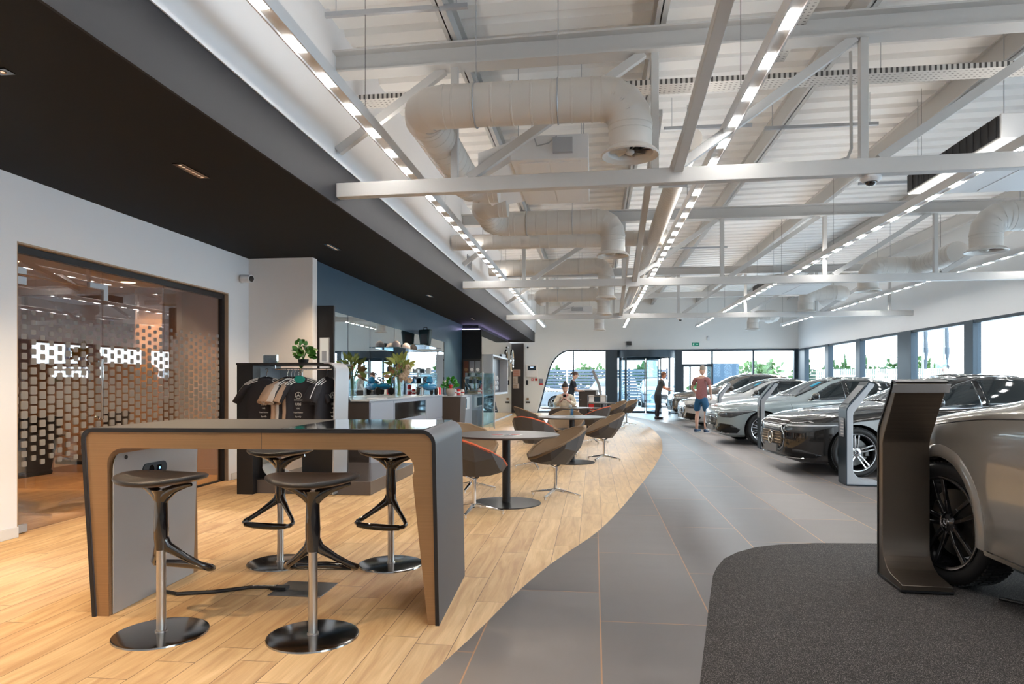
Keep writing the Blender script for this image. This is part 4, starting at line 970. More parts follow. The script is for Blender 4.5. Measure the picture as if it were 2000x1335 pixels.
        for k in range(6):
            z = zc-.10+.04*k; hwid = .42-.05*abs(k-2.5)/2.5
            mb.tube([(fx(y, z)-.014, y, z) for y in [-hwid+2*hwid*i/10 for i in range(11)]], .003 if k != 2 else .008, 5)
        mb.build('grille_bar', chrome if face == 'sedan' else rim_sil, gr_)
        mb = MB(); star_logo(mb, (fx(0, zc)-.03, 0, zc), .095, .008, 'x'); mb.build('star_emblem', chrome, t)
        zp = .285+dz*.8
        x_p = fx(0, zp+.05)
        mb = MB(); mb.box(x_p-.035, x_p-.01, -.26, .26, zp-.03, zp+.085); pl = mb.build('number_plate', plate_m, t, bevel=.004)
        # lower intakes
        li = [(-.44, .28), (-.20, .215), (.10, .22), (.16, .30), (.0, .40), (-.28, .43)] if face == 'amg' else [(-.40, .27), (-.20, .22), (.10, .22), (.16, .26), (-.05, .33), (-.36, .35)]
        if face != 'sedan' or True:
            patch('lower_intake', [(a, b+dz*.7) for a, b in li], dg, grille_m, .004, both=True, step=.06)
        zz = spec['bot'][1][1]+.025
        mb = MB(); pts = []
        for i in range(17):
            y = -.74+1.48*i/16; h_, *_ = bvh.ray_cast(Vector((-2, y, zz+.01)), Vector((1, 0, 0)))
            if h_: pts.append((h_.x-.006, y, zz))
        if len(pts) > 3: mb.tube(pts, .009, 6, flat=.7); mb.build('bumper_trim', chrome, t)
    if flare:
        ax = spec['ax'][0]
        for sg in (1, -1):
            mb = MB(); rings = []
            for i in range(25):
                a = -.12+(PI+.24)*i/24; rr_ = wr
                ring = []
                for dr, dy in ((-.012, -.05), (-.010, .008), (.004, .016), (.055, .012), (.070, .002), (.07, -.05)):
                    px_, pz_ = ax+(rr_+dr)*math.cos(a), spec['r']+(rr_+dr)*math.sin(a); wa = crom(spec['w'], px_)
                    ring.append((px_, -sg*(wa+dy), pz_))
                rings.append(ring)
            mb.loft(rings); mb.build('arch_flare', paint, t, angle=50)
    # wheels
    for i, ax in enumerate(spec['ax']):
        for j, sg in enumerate((-1, 1)):
            if i*2+j not in nw: continue
            wa = crom(spec['w'], ax); wheel(t, ax, sg*(wa-.012), spec['r'], -sg, style, steer if i == 0 else 0)
    return t
def wheel_side_fix(): pass
black_paint = mat('car_black', (.018, .016, .015), .12, coat=1, metal=.2, crough=.02)
blue_paint = mat('car_pale_blue', (.34, .40, .42), .22, coat=1, metal=.35, crough=.02)
white_car = mat('car_silver_white', (.60, .60, .59), .22, coat=1, metal=.3, crough=.02)
brown_paint = mat('car_bronze', (.16, .135, .12), .2, coat=1, metal=.5, crough=.02)
sand_paint = mat('car_sand_grey', (.29, .265, .235), .2, coat=1, metal=.35, crough=.03)
out_white = mat('car_plain_white', (.26, .28, .31), .25, coat=1)
BIG = {k: ([(a, b*1.05+.04) for a, b in v] if k in ('top', 'sh') else v) for k, v in SUV.items()}
BIG['win'] = [(a, b*1.05+.04) for a, b in SUV['win']]; BIG['r'] = .395; BIG['L'] = 4.75; BIG['ax'] = (.92, 3.78); BIG['mx'] = 2.35; BIG['seams'] = ((2.62, 1.1, .38),)
car('sand grey suv on the carpet at the right edge, black spoked wheel', BIG, sand_paint, (3.19, 5.66, .009), R(-90), 'black', 'suv', steer=R(13), flare=True, stick=False)
car('black saloon car with chrome star grille behind the silver totem', SEDAN, black_paint, (2.70, 10.80, 0), R(5), 'twin', 'sedan')
car('pale blue grey saloon car, second in the row from the camera', SEDAN, blue_paint, (2.60, 15.65, 0), R(5), 'multi', 'amg')
car('silver white saloon car behind the standing man', SEDAN, white_car, (2.60, 20.9, 0), R(5), 'multi', 'amg')
car('dark bronze suv, farthest of the parked row near the door', SUV, brown_paint, (2.74, 25.2, 0), R(5), 'multi', 'suv', stick=False)
# ================================================================ RETAIL ZONE
blk_open = mat('board_black', (.012, .012, .014), .3); pale_board = mat('pale_board', (.58, .64, .70), .35)
t = thing('clothes_display', 'black and silver curved merchandise stand holding team shirts', 'display stand', (-4.19, 7.60, 0)); 
mb = MB(); mb.box(0, .20, .02, .75, 0, 1.55); mb.build('side_panel', blk_open, t, bevel=.003)
mb = MB(); a = [(.20, .30)]+arc(.36, .34, .16, 180, 250, 4)+[(.62, .14)]; mb.loft([[(x, y, z) for x, z in [(.20, 1.50), (.235, .9)]+[(q+.03, w) for q, w in a]] for y in (.20, .70)], cap=False, closed=False); o = mb.build('curved_apron', pale_board, t); so = o.modifiers.new('s', 'SOLIDIFY'); so.thickness = .012
mb = MB(); mb.box(.0, 1.14, .0, .75, 1.525, 1.55); mb.build('top_shelf', black_satin, t, bevel=.003)
prof = [(1.08, 1.552)]+arc(1.13, 1.452, .10, 90, 0, 6)+[(1.215, .9), (1.20, .02)]
mb = MB(); mb.loft([[(x, y, z) for x, z in prof]+[(x-.02 if i > 5 else x-.004*i, y, z-(.015 if i < 5 else 0)) for i, (x, z) in reversed(list(enumerate(prof)))] for y in (-.01, .42)]); mb.build('end_leg', silver_paint, t, bevel=.003)
mb = MB(); mb.prism([(.20, .80), (.50, .80), (.50, 1.50), (.17, 1.50)], .70, .74, 'xz'); mb.build('backing_panel', pale_board, t)
mb = MB(); mb.box(.50, 1.10, .71, .74, .12, 1.20); mb.build('rear_panel', blk_open, t)
mb = MB(); mb.box(.2, 1.6, .12, 2.0, 0, .16); mb.build('plinth', mat('plinth', (.10, .085, .08), .2), t, bevel=.004)
mb = MB(); mb.cyl((.42, .14, 1.475), (1.12, .14, 1.475), .011, n=12); mb.tube([(.42, .14, 1.475), (.42, .14, 1.53)], .008, 6); mb.build('hanging_rail', chrome, t)
# shirts
txt_m = mat('print_white', (.7, .7, .7), .6); sh_blk = mat('shirt_black', (.018, .018, .024), .8); sh_wht = mat('shirt_white', (.55, .52, .50), .8); sh_beige = mat('shirt_beige', (.42, .30, .22), .8); teal = mat('teal', (0, .23, .19), .6)
def shirt(x, rz, m_, lab, stripes=True, prints=True, inner=None, y=7.74):
    t = thing('team_shirt', lab, 'shirt', (x, y, 1.375), rz, 'team shirts on the rail')
    mb = MB(); rows = [(.075, .035, .0), (.12, .045, -.02), (.20, .05, -.05), (.235, .06, -.10), (.235, .07, -.2), (.235, .065, -.4), (.25, .07, -.68)]
    mb.loft([[(hw*math.cos(a), d*math.sin(a)*(1+.25*math.sin(5*a+z*9)*(1 if z < -.3 else .2)), z) for a in (2*PI*k/28 for k in range(28))] for hw, d, z in rows], cap=False)
    for s in (-1, 1):
        mb.tube([(s*.17, 0, -.075), (s*.235, 0, -.115), (s*.30, 0, -.20), (s*.355, 0, -.29)], [.05, .088, .092, .095], 16, flat=.45, cap=False)
    b = mb.build('fabric', m_, t, angle=60); so = b.modifiers.new('s', 'SOLIDIFY'); so.thickness = .004
    if stripes:
        for s in (-1, 1):
            for k in (-1, 0, 1):
                mb = MB()
                pts = [(s*(.09+.0*k), -.030-.012*k, -.004-.004*abs(k)), (s*.17, -.040-.014*k, -.034), (s*.245, -.038-.014*k, -.075), (s*.31, -.036-.012*k, -.155), (s*.37, -.034-.010*k, -.245)]
                mb.tube([(px, py-.004, pz+.006-.02*(k+1)*.9) for px, py, pz in pts], .0055, 5, flat=1)
                mb.build('shoulder_stripe', txt_m, t)
    if prints:
        mb = MB(); star_logo(mb, (-.06*0, -.078, -.205), .036, .003, 'y', 20); mb.build('chest_emblem', txt_m, t)
        for i, (w_, sz) in enumerate((('PETRONAS', .020), ('UBS', .042), ('G42', .022), ('TeamViewer', .022), ('Spotify', .026))): text_obj(w_, sz, txt_m, (0, -.082, -.262-.048*i), (PI/2, 0, 0), t, 'chest_print')
        for s in (-1, 1): text_obj('INEOS', .022, txt_m, (s*.30, -.052, -.235), (PI/2, math.radians(48*s), 0), t, 'sleeve_print')
    mb = MB(); mb.tube([(.0, 0, -.0), (0, 0, .055), (.012, 0, .075), (.022, 0, .095), (.005, 0, .107), (-.014, 0, .096)], .0035, 6); h = mb.build('hanger_hook', chrome, t)
    mb = MB(); mb.tube([(-.19, 0, -.045), (-.05, 0, -.0), (0, 0, .008), (.05, 0, 0), (.19, 0, -.045)], .009, 8); mb.build('hanger_bar', black_satin, t)
    if inner:
        mb = MB(); mb.sphere((0, -.038, -.028), (.07, .016, .055), 16, 8); mb.build('neck_lining', inner, t)
    return t
shirt(-3.84, R(4), sh_blk, 'black team shirt leftmost on the rail, facing the camera', y=7.66)
for i, (x, r, m_, l) in enumerate(((-3.62, 66, sh_beige, 'beige team shirt second from the left on the rail'), (-3.57, 68, sh_wht, 'white team shirt third from the left on the rail'), (-3.53, 64, sh_blk, 'black team shirt fourth from the left on the rail'), (-3.48, 66, sh_beige, 'tan team shirt fifth from the left on the rail'), (-3.44, 62, sh_blk, 'black team shirt behind the front facing one on the rail'))):
    shirt(x, R(r), m_, l, stripes=i in (2, 4), prints=False)
shirt(-3.42, R(6), sh_blk, 'black team shirt with teal neck lining, second from the right', inner=teal, y=7.66)
shirt(-3.13, R(78), sh_blk, 'black team shirt rightmost on the rail beside the silver leg', inner=None)
mb = MB(); mb.box(-.022, .022, -.002, .002, -.085, 0); mb.tube([(0, 0, 0), (.01, 0, .08), (-.01, 0, .2)], .0015, 4); tag(mb.build('price_tag', mat('tag_brown', (.30, .22, .15), .7), loc=(-3.18, 7.80, 1.18)), 'brown swing tag hanging between the two right shirts', 'tag')
# plants
def leaves(mb, ctr, n, spread, size, seed, up=.4, narrow=.5):
    rnd = random.Random(seed)
    for i in range(n):
        d = Vector((rnd.gauss(0, 1), rnd.gauss(0, 1), rnd.gauss(up, .8))).normalized(); p = Vector(ctr)+Vector((d.x*spread[0], d.y*spread[1], d.z*spread[2]))*rnd.uniform(.35, 1)
        L_ = size*rnd.uniform(.7, 1.2); f = (d+Vector((rnd.uniform(-.5, .5), rnd.uniform(-.5, .5), rnd.uniform(-.3, .5)))).normalized(); s = f.cross(Vector((rnd.uniform(-1, 1), rnd.uniform(-1, 1), rnd.uniform(-1, 1)))).normalized(); u = s.cross(f)
        w_ = L_*narrow; mid = p+f*L_*.5+u*L_*.06; tip = p+f*L_-u*L_*.1
        mb.add([p, p+f*L_*.25+s*w_*.42, mid+s*w_*.5, p+f*L_*.8+s*w_*.3, tip, p+f*L_*.8-s*w_*.3, mid-s*w_*.5, p+f*L_*.25-s*w_*.42, mid-u*L_*.06-u*.0], [(0, 1, 8), (1, 2, 8), (2, 3, 8), (3, 4, 8), (4, 5, 8), (5, 6, 8), (6, 7, 8), (7, 0, 8)])
    return mb
t = thing('potted_plant', 'small plant with round glossy leaves on top of the shirt stand', 'plant', (-3.50, 7.92, 1.55))
mb = MB(); mb.lathe([(.0005, 0), (.055, 0), (.065, .05), (.06, .05), (.0005, .04)], 24); mb.build('pot', black_satin, t)
mb = MB()
for k in range(5): mb.tube([(0, 0, .04), (.03*math.cos(k*1.3), .03*math.sin(k*1.3), .12), (.07*math.cos(k*1.3), .06*math.sin(k*1.3), .16+.02*k)], .004, 5)
mb.tube([(-.02, 0, .1), (-.05, 0, .2), (-.045, 0, .26)], .004, 5); mb.build('stem', leaf, t)
mb = MB(); leaves(mb, (0.01, 0, .11), 34, (.11, .10, .11), .075, 5, narrow=.85); leaves(mb, (-.05, 0, .22), 6, (.04, .04, .05), .06, 6, narrow=.9); mb.build('foliage', leaf, t, angle=None, fix=False)
mb = MB(); leaves(mb, (0.02, -.04, .09), 12, (.09, .06, .07), .07, 9, narrow=.85); mb.build('yellow_foliage', leaf_light, t, angle=None, fix=False)
t = thing('brochure_holder', 'clear brochure holder with grey leaflets on the shirt stand, left', 'brochure holder', (-3.83, 7.72, 1.55)); mb = MB(); mb.box(-.085, .085, .0, .05, 0, .004); mb.box(-.085, .085, -.002, .0, 0, .09); mb.box(-.085, -.082, 0, .05, 0, .10); mb.box(.082, .085, 0, .05, 0, .10); mb.build('holder', glass_clear, t)
for k in range(3): mb = MB(); mb.box(-.08, .08, .004+.014*k, .014+.014*k, .004, .085+.006*k); mb.build('leaflet', (cab_grey, frame_blue, paper)[k], t)
# dark tall panel and framed sign by the pillar
t = thing('tall_panel', 'tall black panel standing between pillar wall and mirrors', 'panel', (-3.96, 9.38, 0)); mb = MB(); mb.box(0, .27, 0, .05, 0, 2.42); mb.build('panel', black_satin, t, bevel=.004)
t = thing('framed_poster', 'narrow framed poster with dark product picture on the black panel', 'poster', (-3.82, 9.36, 1.50)); mb = MB(); mb.box(-.07, .07, -.012, .012, 0, .46); mb.build('frame', silver_paint, t)
mb = MB(); mb.box(-.06, .06, -.0135, -.012, .01, .45); p_ = mb.build('print', pale_board, t); mb = MB(); mb.box(-.035, .035, -.016, -.0135, .12, .27); mb.build('picture', cab_grey, p_)
# mirrors on the navy wall
t = thing('mirror_wall_panels', 'row of tall mirror panels on the navy wall above the counter', 'mirror', (XN+.012, 10.02, .95))
for k, (y0, y1) in enumerate(((0, .66), (.67, 1.75), (1.76, 3.25), (3.26, 4.75), (4.76, 6.3), (6.31, 7.85))):
    mb = MB(); mb.box(0, .006, y0, y1-.012, 0, 1.46); mb.build('mirror_pane', mirror, t)
# counter of cabinets
t = thing('display_counter', 'long low grey cabinet counter with a dark brown end, below the mirrors', 'cabinet', (-3.3, 9.75, 0))
mb = MB(); mb.box(-.66, 0, .012, 4.9, .08, 1.04); mb.build('carcass', cab_grey, t); mb = MB(); mb.box(-.66, .004, 0, .012, .06, 1.04); mb.build('end_panel', cab_brown, t)
mb = MB(); mb.box(-.66, -.05, .05, 4.85, 0, .08); mb.build('toe_kick', black_matte, t)
mb = MB(); mb.box(-.66, .02, -.02, 4.95, 1.04, 1.065); mb.build('worktop', mat('worktop', (.42, .44, .47), .25), t, bevel=.004)
for k, (y0, y1) in enumerate(((.04, 1.2), (1.22, 3.4), (3.42, 4.86))):
    for z0, z1 in ((.10, .56), (.58, 1.02)):
        mb = MB(); mb.box(.001, .018, y0, y1, z0, z1); d_ = mb.build('drawer_front', cab_grey, t, bevel=.003)
        if k == 1: mb = MB(); mb.box(.018, .022, y0+.06, y1-.06, z0+.12, z1-.04); mb.build('glass_insert', black_gloss, d_)
# second counter piece behind, tapered dark plinth
t = thing('tapered_plinth', 'dark brown tapered pedestal unit at the end of the counter', 'pedestal', (-3.30, 15.5, 0)); mb = MB()
mb.loft([[(-.28, -.2, 0), (.24, -.2, 0), (.24, .4, 0), (-.28, .4, 0)], [(-.42, -.25, 1.0), (.30, -.25, 1.0), (.30, .45, 1.0), (-.42, .45, 1.0)]]); mb.build('body', cab_brown, t, bevel=.006); mb = MB(); mb.box(-.44, .32, -.27, .47, 1.0, 1.02); mb.build('top', silver_paint, t); mb = MB(); mb.box(-.33, .26, -.222, -.216, .33, .336); mb.build('shadow_gap', black_matte, t)
t = thing('rear_counter', 'pale grey counter behind the tapered pedestal with a glass fronted box', 'cabinet', (-3.35, 16.1, 0)); mb = MB(); mb.box(-.55, 0, 0, 2.5, .05, 1.0); mb.build('carcass', cab_grey, t, bevel=.004)
mb = MB(); mb.box(.001, .006, .3, 2.1, .62, .94); mb.build('glass_front', pale_board, t); mb = MB(); mb.box(.006, .009, .45, 1.7, .66, .90); mb.build('contents', black_gloss, t)
# vase with bouquet
t = thing('flower_vase', 'tall clear cylinder vase with large leaf and orchid bouquet on the counter', 'vase', (-3.52, 12.1, 1.065))
mb = MB(); mb.lathe([(.0005, .002), (.075, 0), (.078, .36), (.073, .36), (.070, .01), (.0005, .01)], 32); mb.build('vase', glass_clear, t)
mb = MB(); rnd = random.Random(4)
for k in range(14):
    a = k*2.4; mb.tube([(.03*math.cos(a+2), .03*math.sin(a+2), .02), (.04*math.cos(a), .04*math.sin(a), .34), (.14*math.cos(a), .14*math.sin(a), .52)], .007, 6)
mb.build('stem', mat('stem_green', (.16, .22, .05), .5), t)
mb = MB(); leaves(mb, (0, 0, .50), 34, (.16, .16, .20), .20, 21, up=.7, narrow=.38); mb.build('leaf_cluster', mat('bouquet_leaf', (.30, .32, .07), .4, noise=(7, .4)), t, angle=None, fix=False)
mb = MB(); leaves(mb, (-.04, -.04, .42), 14, (.18, .16, .10), .19, 22, up=.1, narrow=.5); mb.build('brown_leaf', mat('bouquet_brown', (.30, .14, .05), .4), t, angle=None, fix=False)
mb = MB()
for k in range(7):
    a = -1.4+k*.26; p = (.15+.05*math.cos(k*2.), -.10+.10*math.cos(k*1.3), .30+.04*k)
    for q in range(5): mb.sphere((p[0]+.03*math.cos(q*1.257), p[1]-.03, p[2]+.03*math.sin(q*1.257)), (.028, .010, .028), 8, 5)
mb.build('orchid_bloom', mat('orchid', (.55, .40, .27), .5), t)
mb = MB(); mb.tube([(.02, -.14, .45+.0)]+[(.07+.06*math.cos(a), -.16, .54+.10*math.sin(a)) for a in (2*PI*i/16 for i in range(15))], .005, 6); mb.build('curled_twig', leaf_light, t)
# toy car
t = thing('toy_car', 'blue ride on toy car with black steering wheel on the counter', 'toy car', (-3.45, 13.9, 1.066), R(-62)); mb = MB()
for z0 in (0,): mb.loft([[(x, w*math.cos(a), .155+h*math.sin(a)*(1 if math.sin(a) > 0 else .55)) for a in (2*PI*k/20 for k in range(20))] for x, w, h in ((-.30, .05, .03), (-.27, .12, .06), (-.18, .15, .085), (-.05, .14, .10), (.08, .13, .075), (.18, .15, .11), (.27, .13, .10), (.31, .06, .05))])
mb.build('body', blue_car_m, t, angle=70); mb = MB(); mb.lathe([(.04, 0), (.075, .05), (.06, .13), (.02, .15)], 18, (.22, 0, .23)); mb.build('seat_back', blue_car_m, t)
mb = MB(); mb.tube([(-.03+.07*math.cos(a)*.6, .07*math.sin(a), .33+.04*math.cos(a)) for a in (2*PI*k/18 for k in range(18))], .011, 6, closed=True); mb.cyl((-.07, 0, .22), (-.03, 0, .32), .012); mb.sphere((-.03, 0, .325), (.03, .03, .012), 12, 6); mb.build('steering_wheel', black_satin, t)
for x in (-.19, .19):
    for s in (-1, 1): mb = MB(); mb.lathe([(.0005, .0), (.07, 0), (.08, -.01), (.08, -.045), (.07, -.05), (.0005, -.05)], 24, (x, s*.17 if s > 0 else s*.17+.05, .08), 'y'); w_ = mb.build('wheel', rubber, t); mb = MB(); mb.lathe([(.0005, .0), (.05, .004), (.052, 0)], 20, (x, s*.17+.002*s if s > 0 else s*.122, .08), 'y'); mb.build('hub', rim_sil, w_)
# glass shelves with caps and bag
for i, (y0, y1, z, w_, l) in enumerate(((12.6, 14.4, 1.99, .30, 'upper glass shelf carrying the caps on the mirror'), (13.2, 16.0, 1.52, .28, 'middle glass shelf on the mirror'), (13.2, 16.0, 1.30, .28, 'lower glass shelf on the mirror with small boxes'), (14.45, 16.2, 2.14, .30, 'glass shelf carrying the dark rucksack'))):
    mb = MB(); mb.box(-3.966, -3.966+w_, y0, y1, z, z+.012); tag(mb.build('glass_shelf', mat('shelf_glass', (.12, .20, .22), .05, metal=0, coat=1) if 'shelf_glass' not in MATS else MATS['shelf_glass'], bevel=.002), l, 'shelf')
capm = mat('cap_pink', (.42, .36, .37), .7)
for i, (y, m_, l) in enumerate(((12.85, capm, 'pale cap nearest on the glass shelf'), (13.55, capm, 'pale pink cap in the middle of the shelf'), (14.1, sh_blk, 'dark cap with pale front farthest on the shelf'))):
    t = thing('baseball_cap', l, 'cap', (-3.80, y, 2.003), R(-70), 'caps on the glass shelf')
    mb = MB(); mb.sphere((0, 0, .03), (.10, .085, .10), 20, 12); mb.v = [(x, y_, max(z, .0)) for x, y_, z in mb.v]; mb.build('crown', m_, t, angle=70)
    mb = MB(); mb.prism([(.06, -.075), (.11, -.08), (.16, -.06), (.185, 0), (.16, .06), (.11, .08), (.06, .075)], .004, .009, 'xy'); mb.build('brim', m_, t)
t = thing('rucksack', 'dark green black tapered bag standing on the glass shelf', 'bag', (-3.76, 15.0, 2.153), R(-20)); mb = MB(); mb.loft([[(x*.24*k, y*.11*k, z) for x, y in ((-.5, -.5), (.5, -.5), (.5, .5), (-.5, .5))] for z, k in ((0, .9), (.04, 1.0), (.30, 1.25), (.36, 1.2))]); mb.build('body', mat('bag_green', (.012, .03, .032), .4), t, bevel=.02); mb = MB(); mb.box(-.08, .08, -.075, -.06, .05, .26); mb.build('front_pocket', mat('bag_dark', (.02, .012, .012), .4), t, bevel=.02)
mb = MB(); mb.tube([(-.05, 0, .35), (-.04, 0, .41), (.04, 0, .41), (.05, 0, .35)], .01, 6); mb.build('handle', black_satin, t)
rnd = random.Random(12); cols = [frame_blue, cab_grey, paper, blue_car_m, silver_paint, black_gloss]
for i in range(9):
    y = 13.4+.28*i; z = 1.312 if i % 2 else 1.532; h = rnd.uniform(.07, .15); m_ = cols[i % 6]
    mb = MB(); mb.box(-.05, .05, -.07, .07, 0, h); mb.box(-.035, .035, -.05, .05, h, h+.012)
    tag(mb.build('gift_box', m_, loc=(-3.84, y, z), bevel=.004), 'small merchandise box on the %s glass shelf, number of its row hidden in glare' % ('lower' if i % 2 else 'middle') if False else 'small merchandise box on the %s glass shelf before the mirror' % ('lower' if i % 2 else 'middle'), 'box', 'merchandise boxes on the glass shelves')
# small items near the pot
t = thing('potted_plant', 'bright green plant in a grey round pot on the tapered pedestal', 'plant', (-3.28, 15.45, 1.02)); mb = MB(); mb.lathe([(.0005, 0), (.06, 0), (.10, .05), (.115, .12), (.10, .17), (.09, .17), (.0005, .14)], 28); mb.build('pot', mat('stone_pot', (.32, .30, .29), .7), t); mb = MB(); leaves(mb, (0, 0, .26), 60, (.16, .16, .14), .09, 31, up=.3, narrow=.9); mb.build('foliage', mat('fresh_leaf', (.03, .22, .015), .4), t, angle=None, fix=False)
mb = MB(); leaves(mb, (0, 0, .30), 8, (.14, .14, .12), .07, 33, narrow=.8); mb.build('pale_flower', paper, t, angle=None, fix=False)
for i, (x, y, h, m_, l) in enumerate(((-3.45, 16.25, .28, red, 'tall red gift bottle box behind the green plant'), (-3.40, 16.5, .16, paper, 'white tin behind the green plant'), (-3.38, 16.9, .17, red, 'short red box on the rear counter'), (-3.36, 17.3, .15, paper, 'pale gift box on the rear counter, farthest'))):
    mb = MB(); mb.lathe([(.0005, 0), (.05, 0), (.05, h-.03), (.03, h), (.0005, h)], 20); o = thing('gift_tin', l, 'tin', (x, y, 1.0)); mb.build('body', m_, o); mb = MB(); mb.lathe([(.051, h*.4), (.051, h*.6)], 20); mb.build('label_band', paper if m_ is red else red, o)
for i, (y, m_, l) in enumerate(((13.2, silver_paint, 'small silver thermos right of the vase'), (14.55, paper, 'white mug box beside the toy car'), (14.75, red, 'thin red flask beside the toy car'))):
    mb = MB(); mb.lathe([(.0005, 0), (.03, 0), (.03, .12), (.02, .15), (.0005, .15)], 16); tag(mb.build('flask', m_, loc=(-3.38, y, 1.066)), l, 'flask')
mb = MB(); mb.lathe([(.0005, 0), (.025, 0), (.025, .10), (.012, .12), (.012, .16), (.0005, .16)], 16); tag(mb.build('glass_bottle', glass_clear, loc=(-3.62, 9.95, 1.066)), 'small clear bottle at the near end of the counter', 'bottle')
mb = MB(); mb.box(-.16, .16, -.22, .22, 0, .006); tag(mb.build('magazine', paper, loc=(-3.48, 10.7, 1.066), rz=.3), 'open white magazine on the near part of the counter', 'magazine')
# posters and boxes on the dark wall unit before the black block
t = thing('poster_wall_unit', 'dark wall unit with picture panels left of the black block', 'display unit', (-3.72, 20.36, 0)); mb = MB(); mb.box(-.22, .33, -.06, 0, .0, 2.05); mb.build('back_panel', cab_brown, t)
for x, m_, c2, n_ in ((-.19, mat('poster_brown', (.16, .05, .025), .5), bronze, 'brown_poster'), (-.01, mat('poster_grey', (.22, .22, .24), .5), paper, 'grey_poster'), (.17, mat('poster_grey2', (.20, .21, .22), .5), paper, 'pale_poster')):
    mb = MB(); mb.box(x, x+.15, -.07, -.06, 1.50, 1.98); p_ = mb.build(n_, m_, t); mb = MB(); mb.cyl((x+.075, -.078, 1.72), (x+.075, -.07, 1.72), .055, n=7); mb.build('printed_shape', c2, p_)
mb = MB(); mb.bar((-.16, -.12, 1.42), (0.0, -.12, 1.08), .05, .03); mb.build('leather_strip', bronze, t); mb = MB(); mb.box(-.05, .28, -.16, -.06, .98, 1.08); mb.build('wood_box', mat('box_tan', (.30, .18, .08), .5), t)
mb = MB(); mb.box(-.22, .33, -.14, -.06, .50, .97); mb.build('grey_cabinet', cab_grey, t)
# free-standing glass screens
for i, (x, y, l) in enumerate(((-3.30, 18.6, 'left clear glass screen with chrome clamps near the black block'), (-3.12, 19.6, 'right clear glass screen near the black block'))):
    t = thing('glass_screen', l, 'glass screen', (x, y, 0)); mb = MB(); mb.box(-.24, .24, -.006, .006, .03, 1.60); mb.build('pane', glass_mat('screen_glass', (.70, .86, .90), base=.28) if i == 0 else bpy.data.materials['screen_glass'], t)
    mb = MB(); mb.box(.24, .27, -.02, .02, 0, 1.62); mb.build('post', silver_paint, t); mb = MB(); mb.box(-.2, -.16, -.02, .02, 0, .06); mb.box(.1, .14, -.02, .02, 0, .06); mb.build('floor_clamp', chrome, t)
# framed display recess, board and star on the mirror wall
t = thing('wall_display_case', 'white framed dark display case on the mirror wall with small products', 'display case', (XM, 20.7, .95)); mb = MB()
mb.box(0, .30, 0, .05, 0, 1.25); mb.box(0, .30, 3.55, 3.60, .0, 1.25); mb.box(0, .30, .05, 3.55, 0, .06); mb.box(0, .30, .05, 3.55, 1.19, 1.25); mb.build('frame', silver_paint, t, bevel=.006)
mb = MB(); mb.box(.001, .03, .05, 3.55, .06, 1.19); mb.build('back_panel', mat('case_dark', (.012, .014, .03), .3), t)
for r_ in range(3):
    for c_ in range(4):
        mb = MB(); mb.lathe([(.0005, 0), (.05, 0), (.055, .05), (.04, .13), (.0005, .14)], 12, (.10, .9+.45*c_, .14+.17*r_)); mb.build('small_product', plastic_white if (r_+c_) % 2 else silver_paint, t)
t = thing('hanging_board', 'pale blue upright board on the mirror wall before the chrome star', 'board', (XM+.02, 24.6, 1.42)); mb = MB(); mb.box(0, .04, 0, .95, 0, .95); mb.build('board', pale_board, t, bevel=.004); mb = MB(); mb.box(-.012, 0, .2, .7, .1, .8); mb.build('bracket', black_matte, t)
t = thing('star_emblem', 'large chrome three pointed star in a ring on the mirror wall', 'emblem', (XM+.12, 27.1, 2.22)); mb = MB(); star_logo(mb, (0, 0, 0), .42, .035, 'x', 40); mb.build('star', chrome, t); mb = MB(); mb.cyl((-.12, 0, 0), (0, 0, 0), .03); mb.build('mount', silver_paint, t)
# ---- far wall items
def onfar(name, lab, cat, x0, x1, z0, z1, m_, d=.04, y=None, bev=.004):
    mb = MB(); y = YF if y is None else y; mb.box(x0, x1, y-d, y-.0005, z0, z1); return tag(mb.build(name, m_, bevel=bev), lab, cat)
t = thing('alarm_panel', 'beige grey fire alarm panel on the far wall', 'alarm panel', (-2.73, YF, 1.58)); mb = MB(); mb.box(-.25, .25, -.10, -.001, 0, .56); mb.build('casing', wall_pillar, t, bevel=.01); mb = MB(); mb.box(-.18, .18, -.108, -.10, .30, .50); w_ = mb.build('display_panel', frame_blue, t); mb = MB(); mb.box(-.07, .07, -.112, -.108, .42, .46); mb.build('display', mat('lcd', (.5, .65, .9), .4, emit=1), w_)
for x, l in ((-2.71, 'left'), (-2.54, 'right')): t = thing('call_point', l+' small red fire call point below the alarm panel', 'call point', (x, YF, 1.42)); mb = MB(); mb.box(-.05, .05, -.04, -.001, 0, .10); mb.build('casing', red, t); mb = MB(); mb.box(-.03, .03, -.044, -.04, .02, .08); mb.build('glass', paper if l == 'left' else red, t)
onfar('door_keypad', 'dark grey keypad by the slanted window edge', 'keypad', -2.40, -2.24, 1.30, 1.50, cab_grey); onfar('call_button', 'red strip unit below the keypad', 'button', -2.40, -2.24, 1.24, 1.295, red)
onfar('wall_reader', 'tall black wall unit left of the red call points', 'wall unit', -2.99, -2.90, 1.24, 1.44, black_satin)
onfar('wall_switch', 'small square switch above the far wall socket', 'switch', -2.97, -2.87, .58, .66, bronze); onfar('wall_socket', 'dark metal double socket on the far wall', 'socket', -3.0, -2.82, .43, .50, cab_brown)
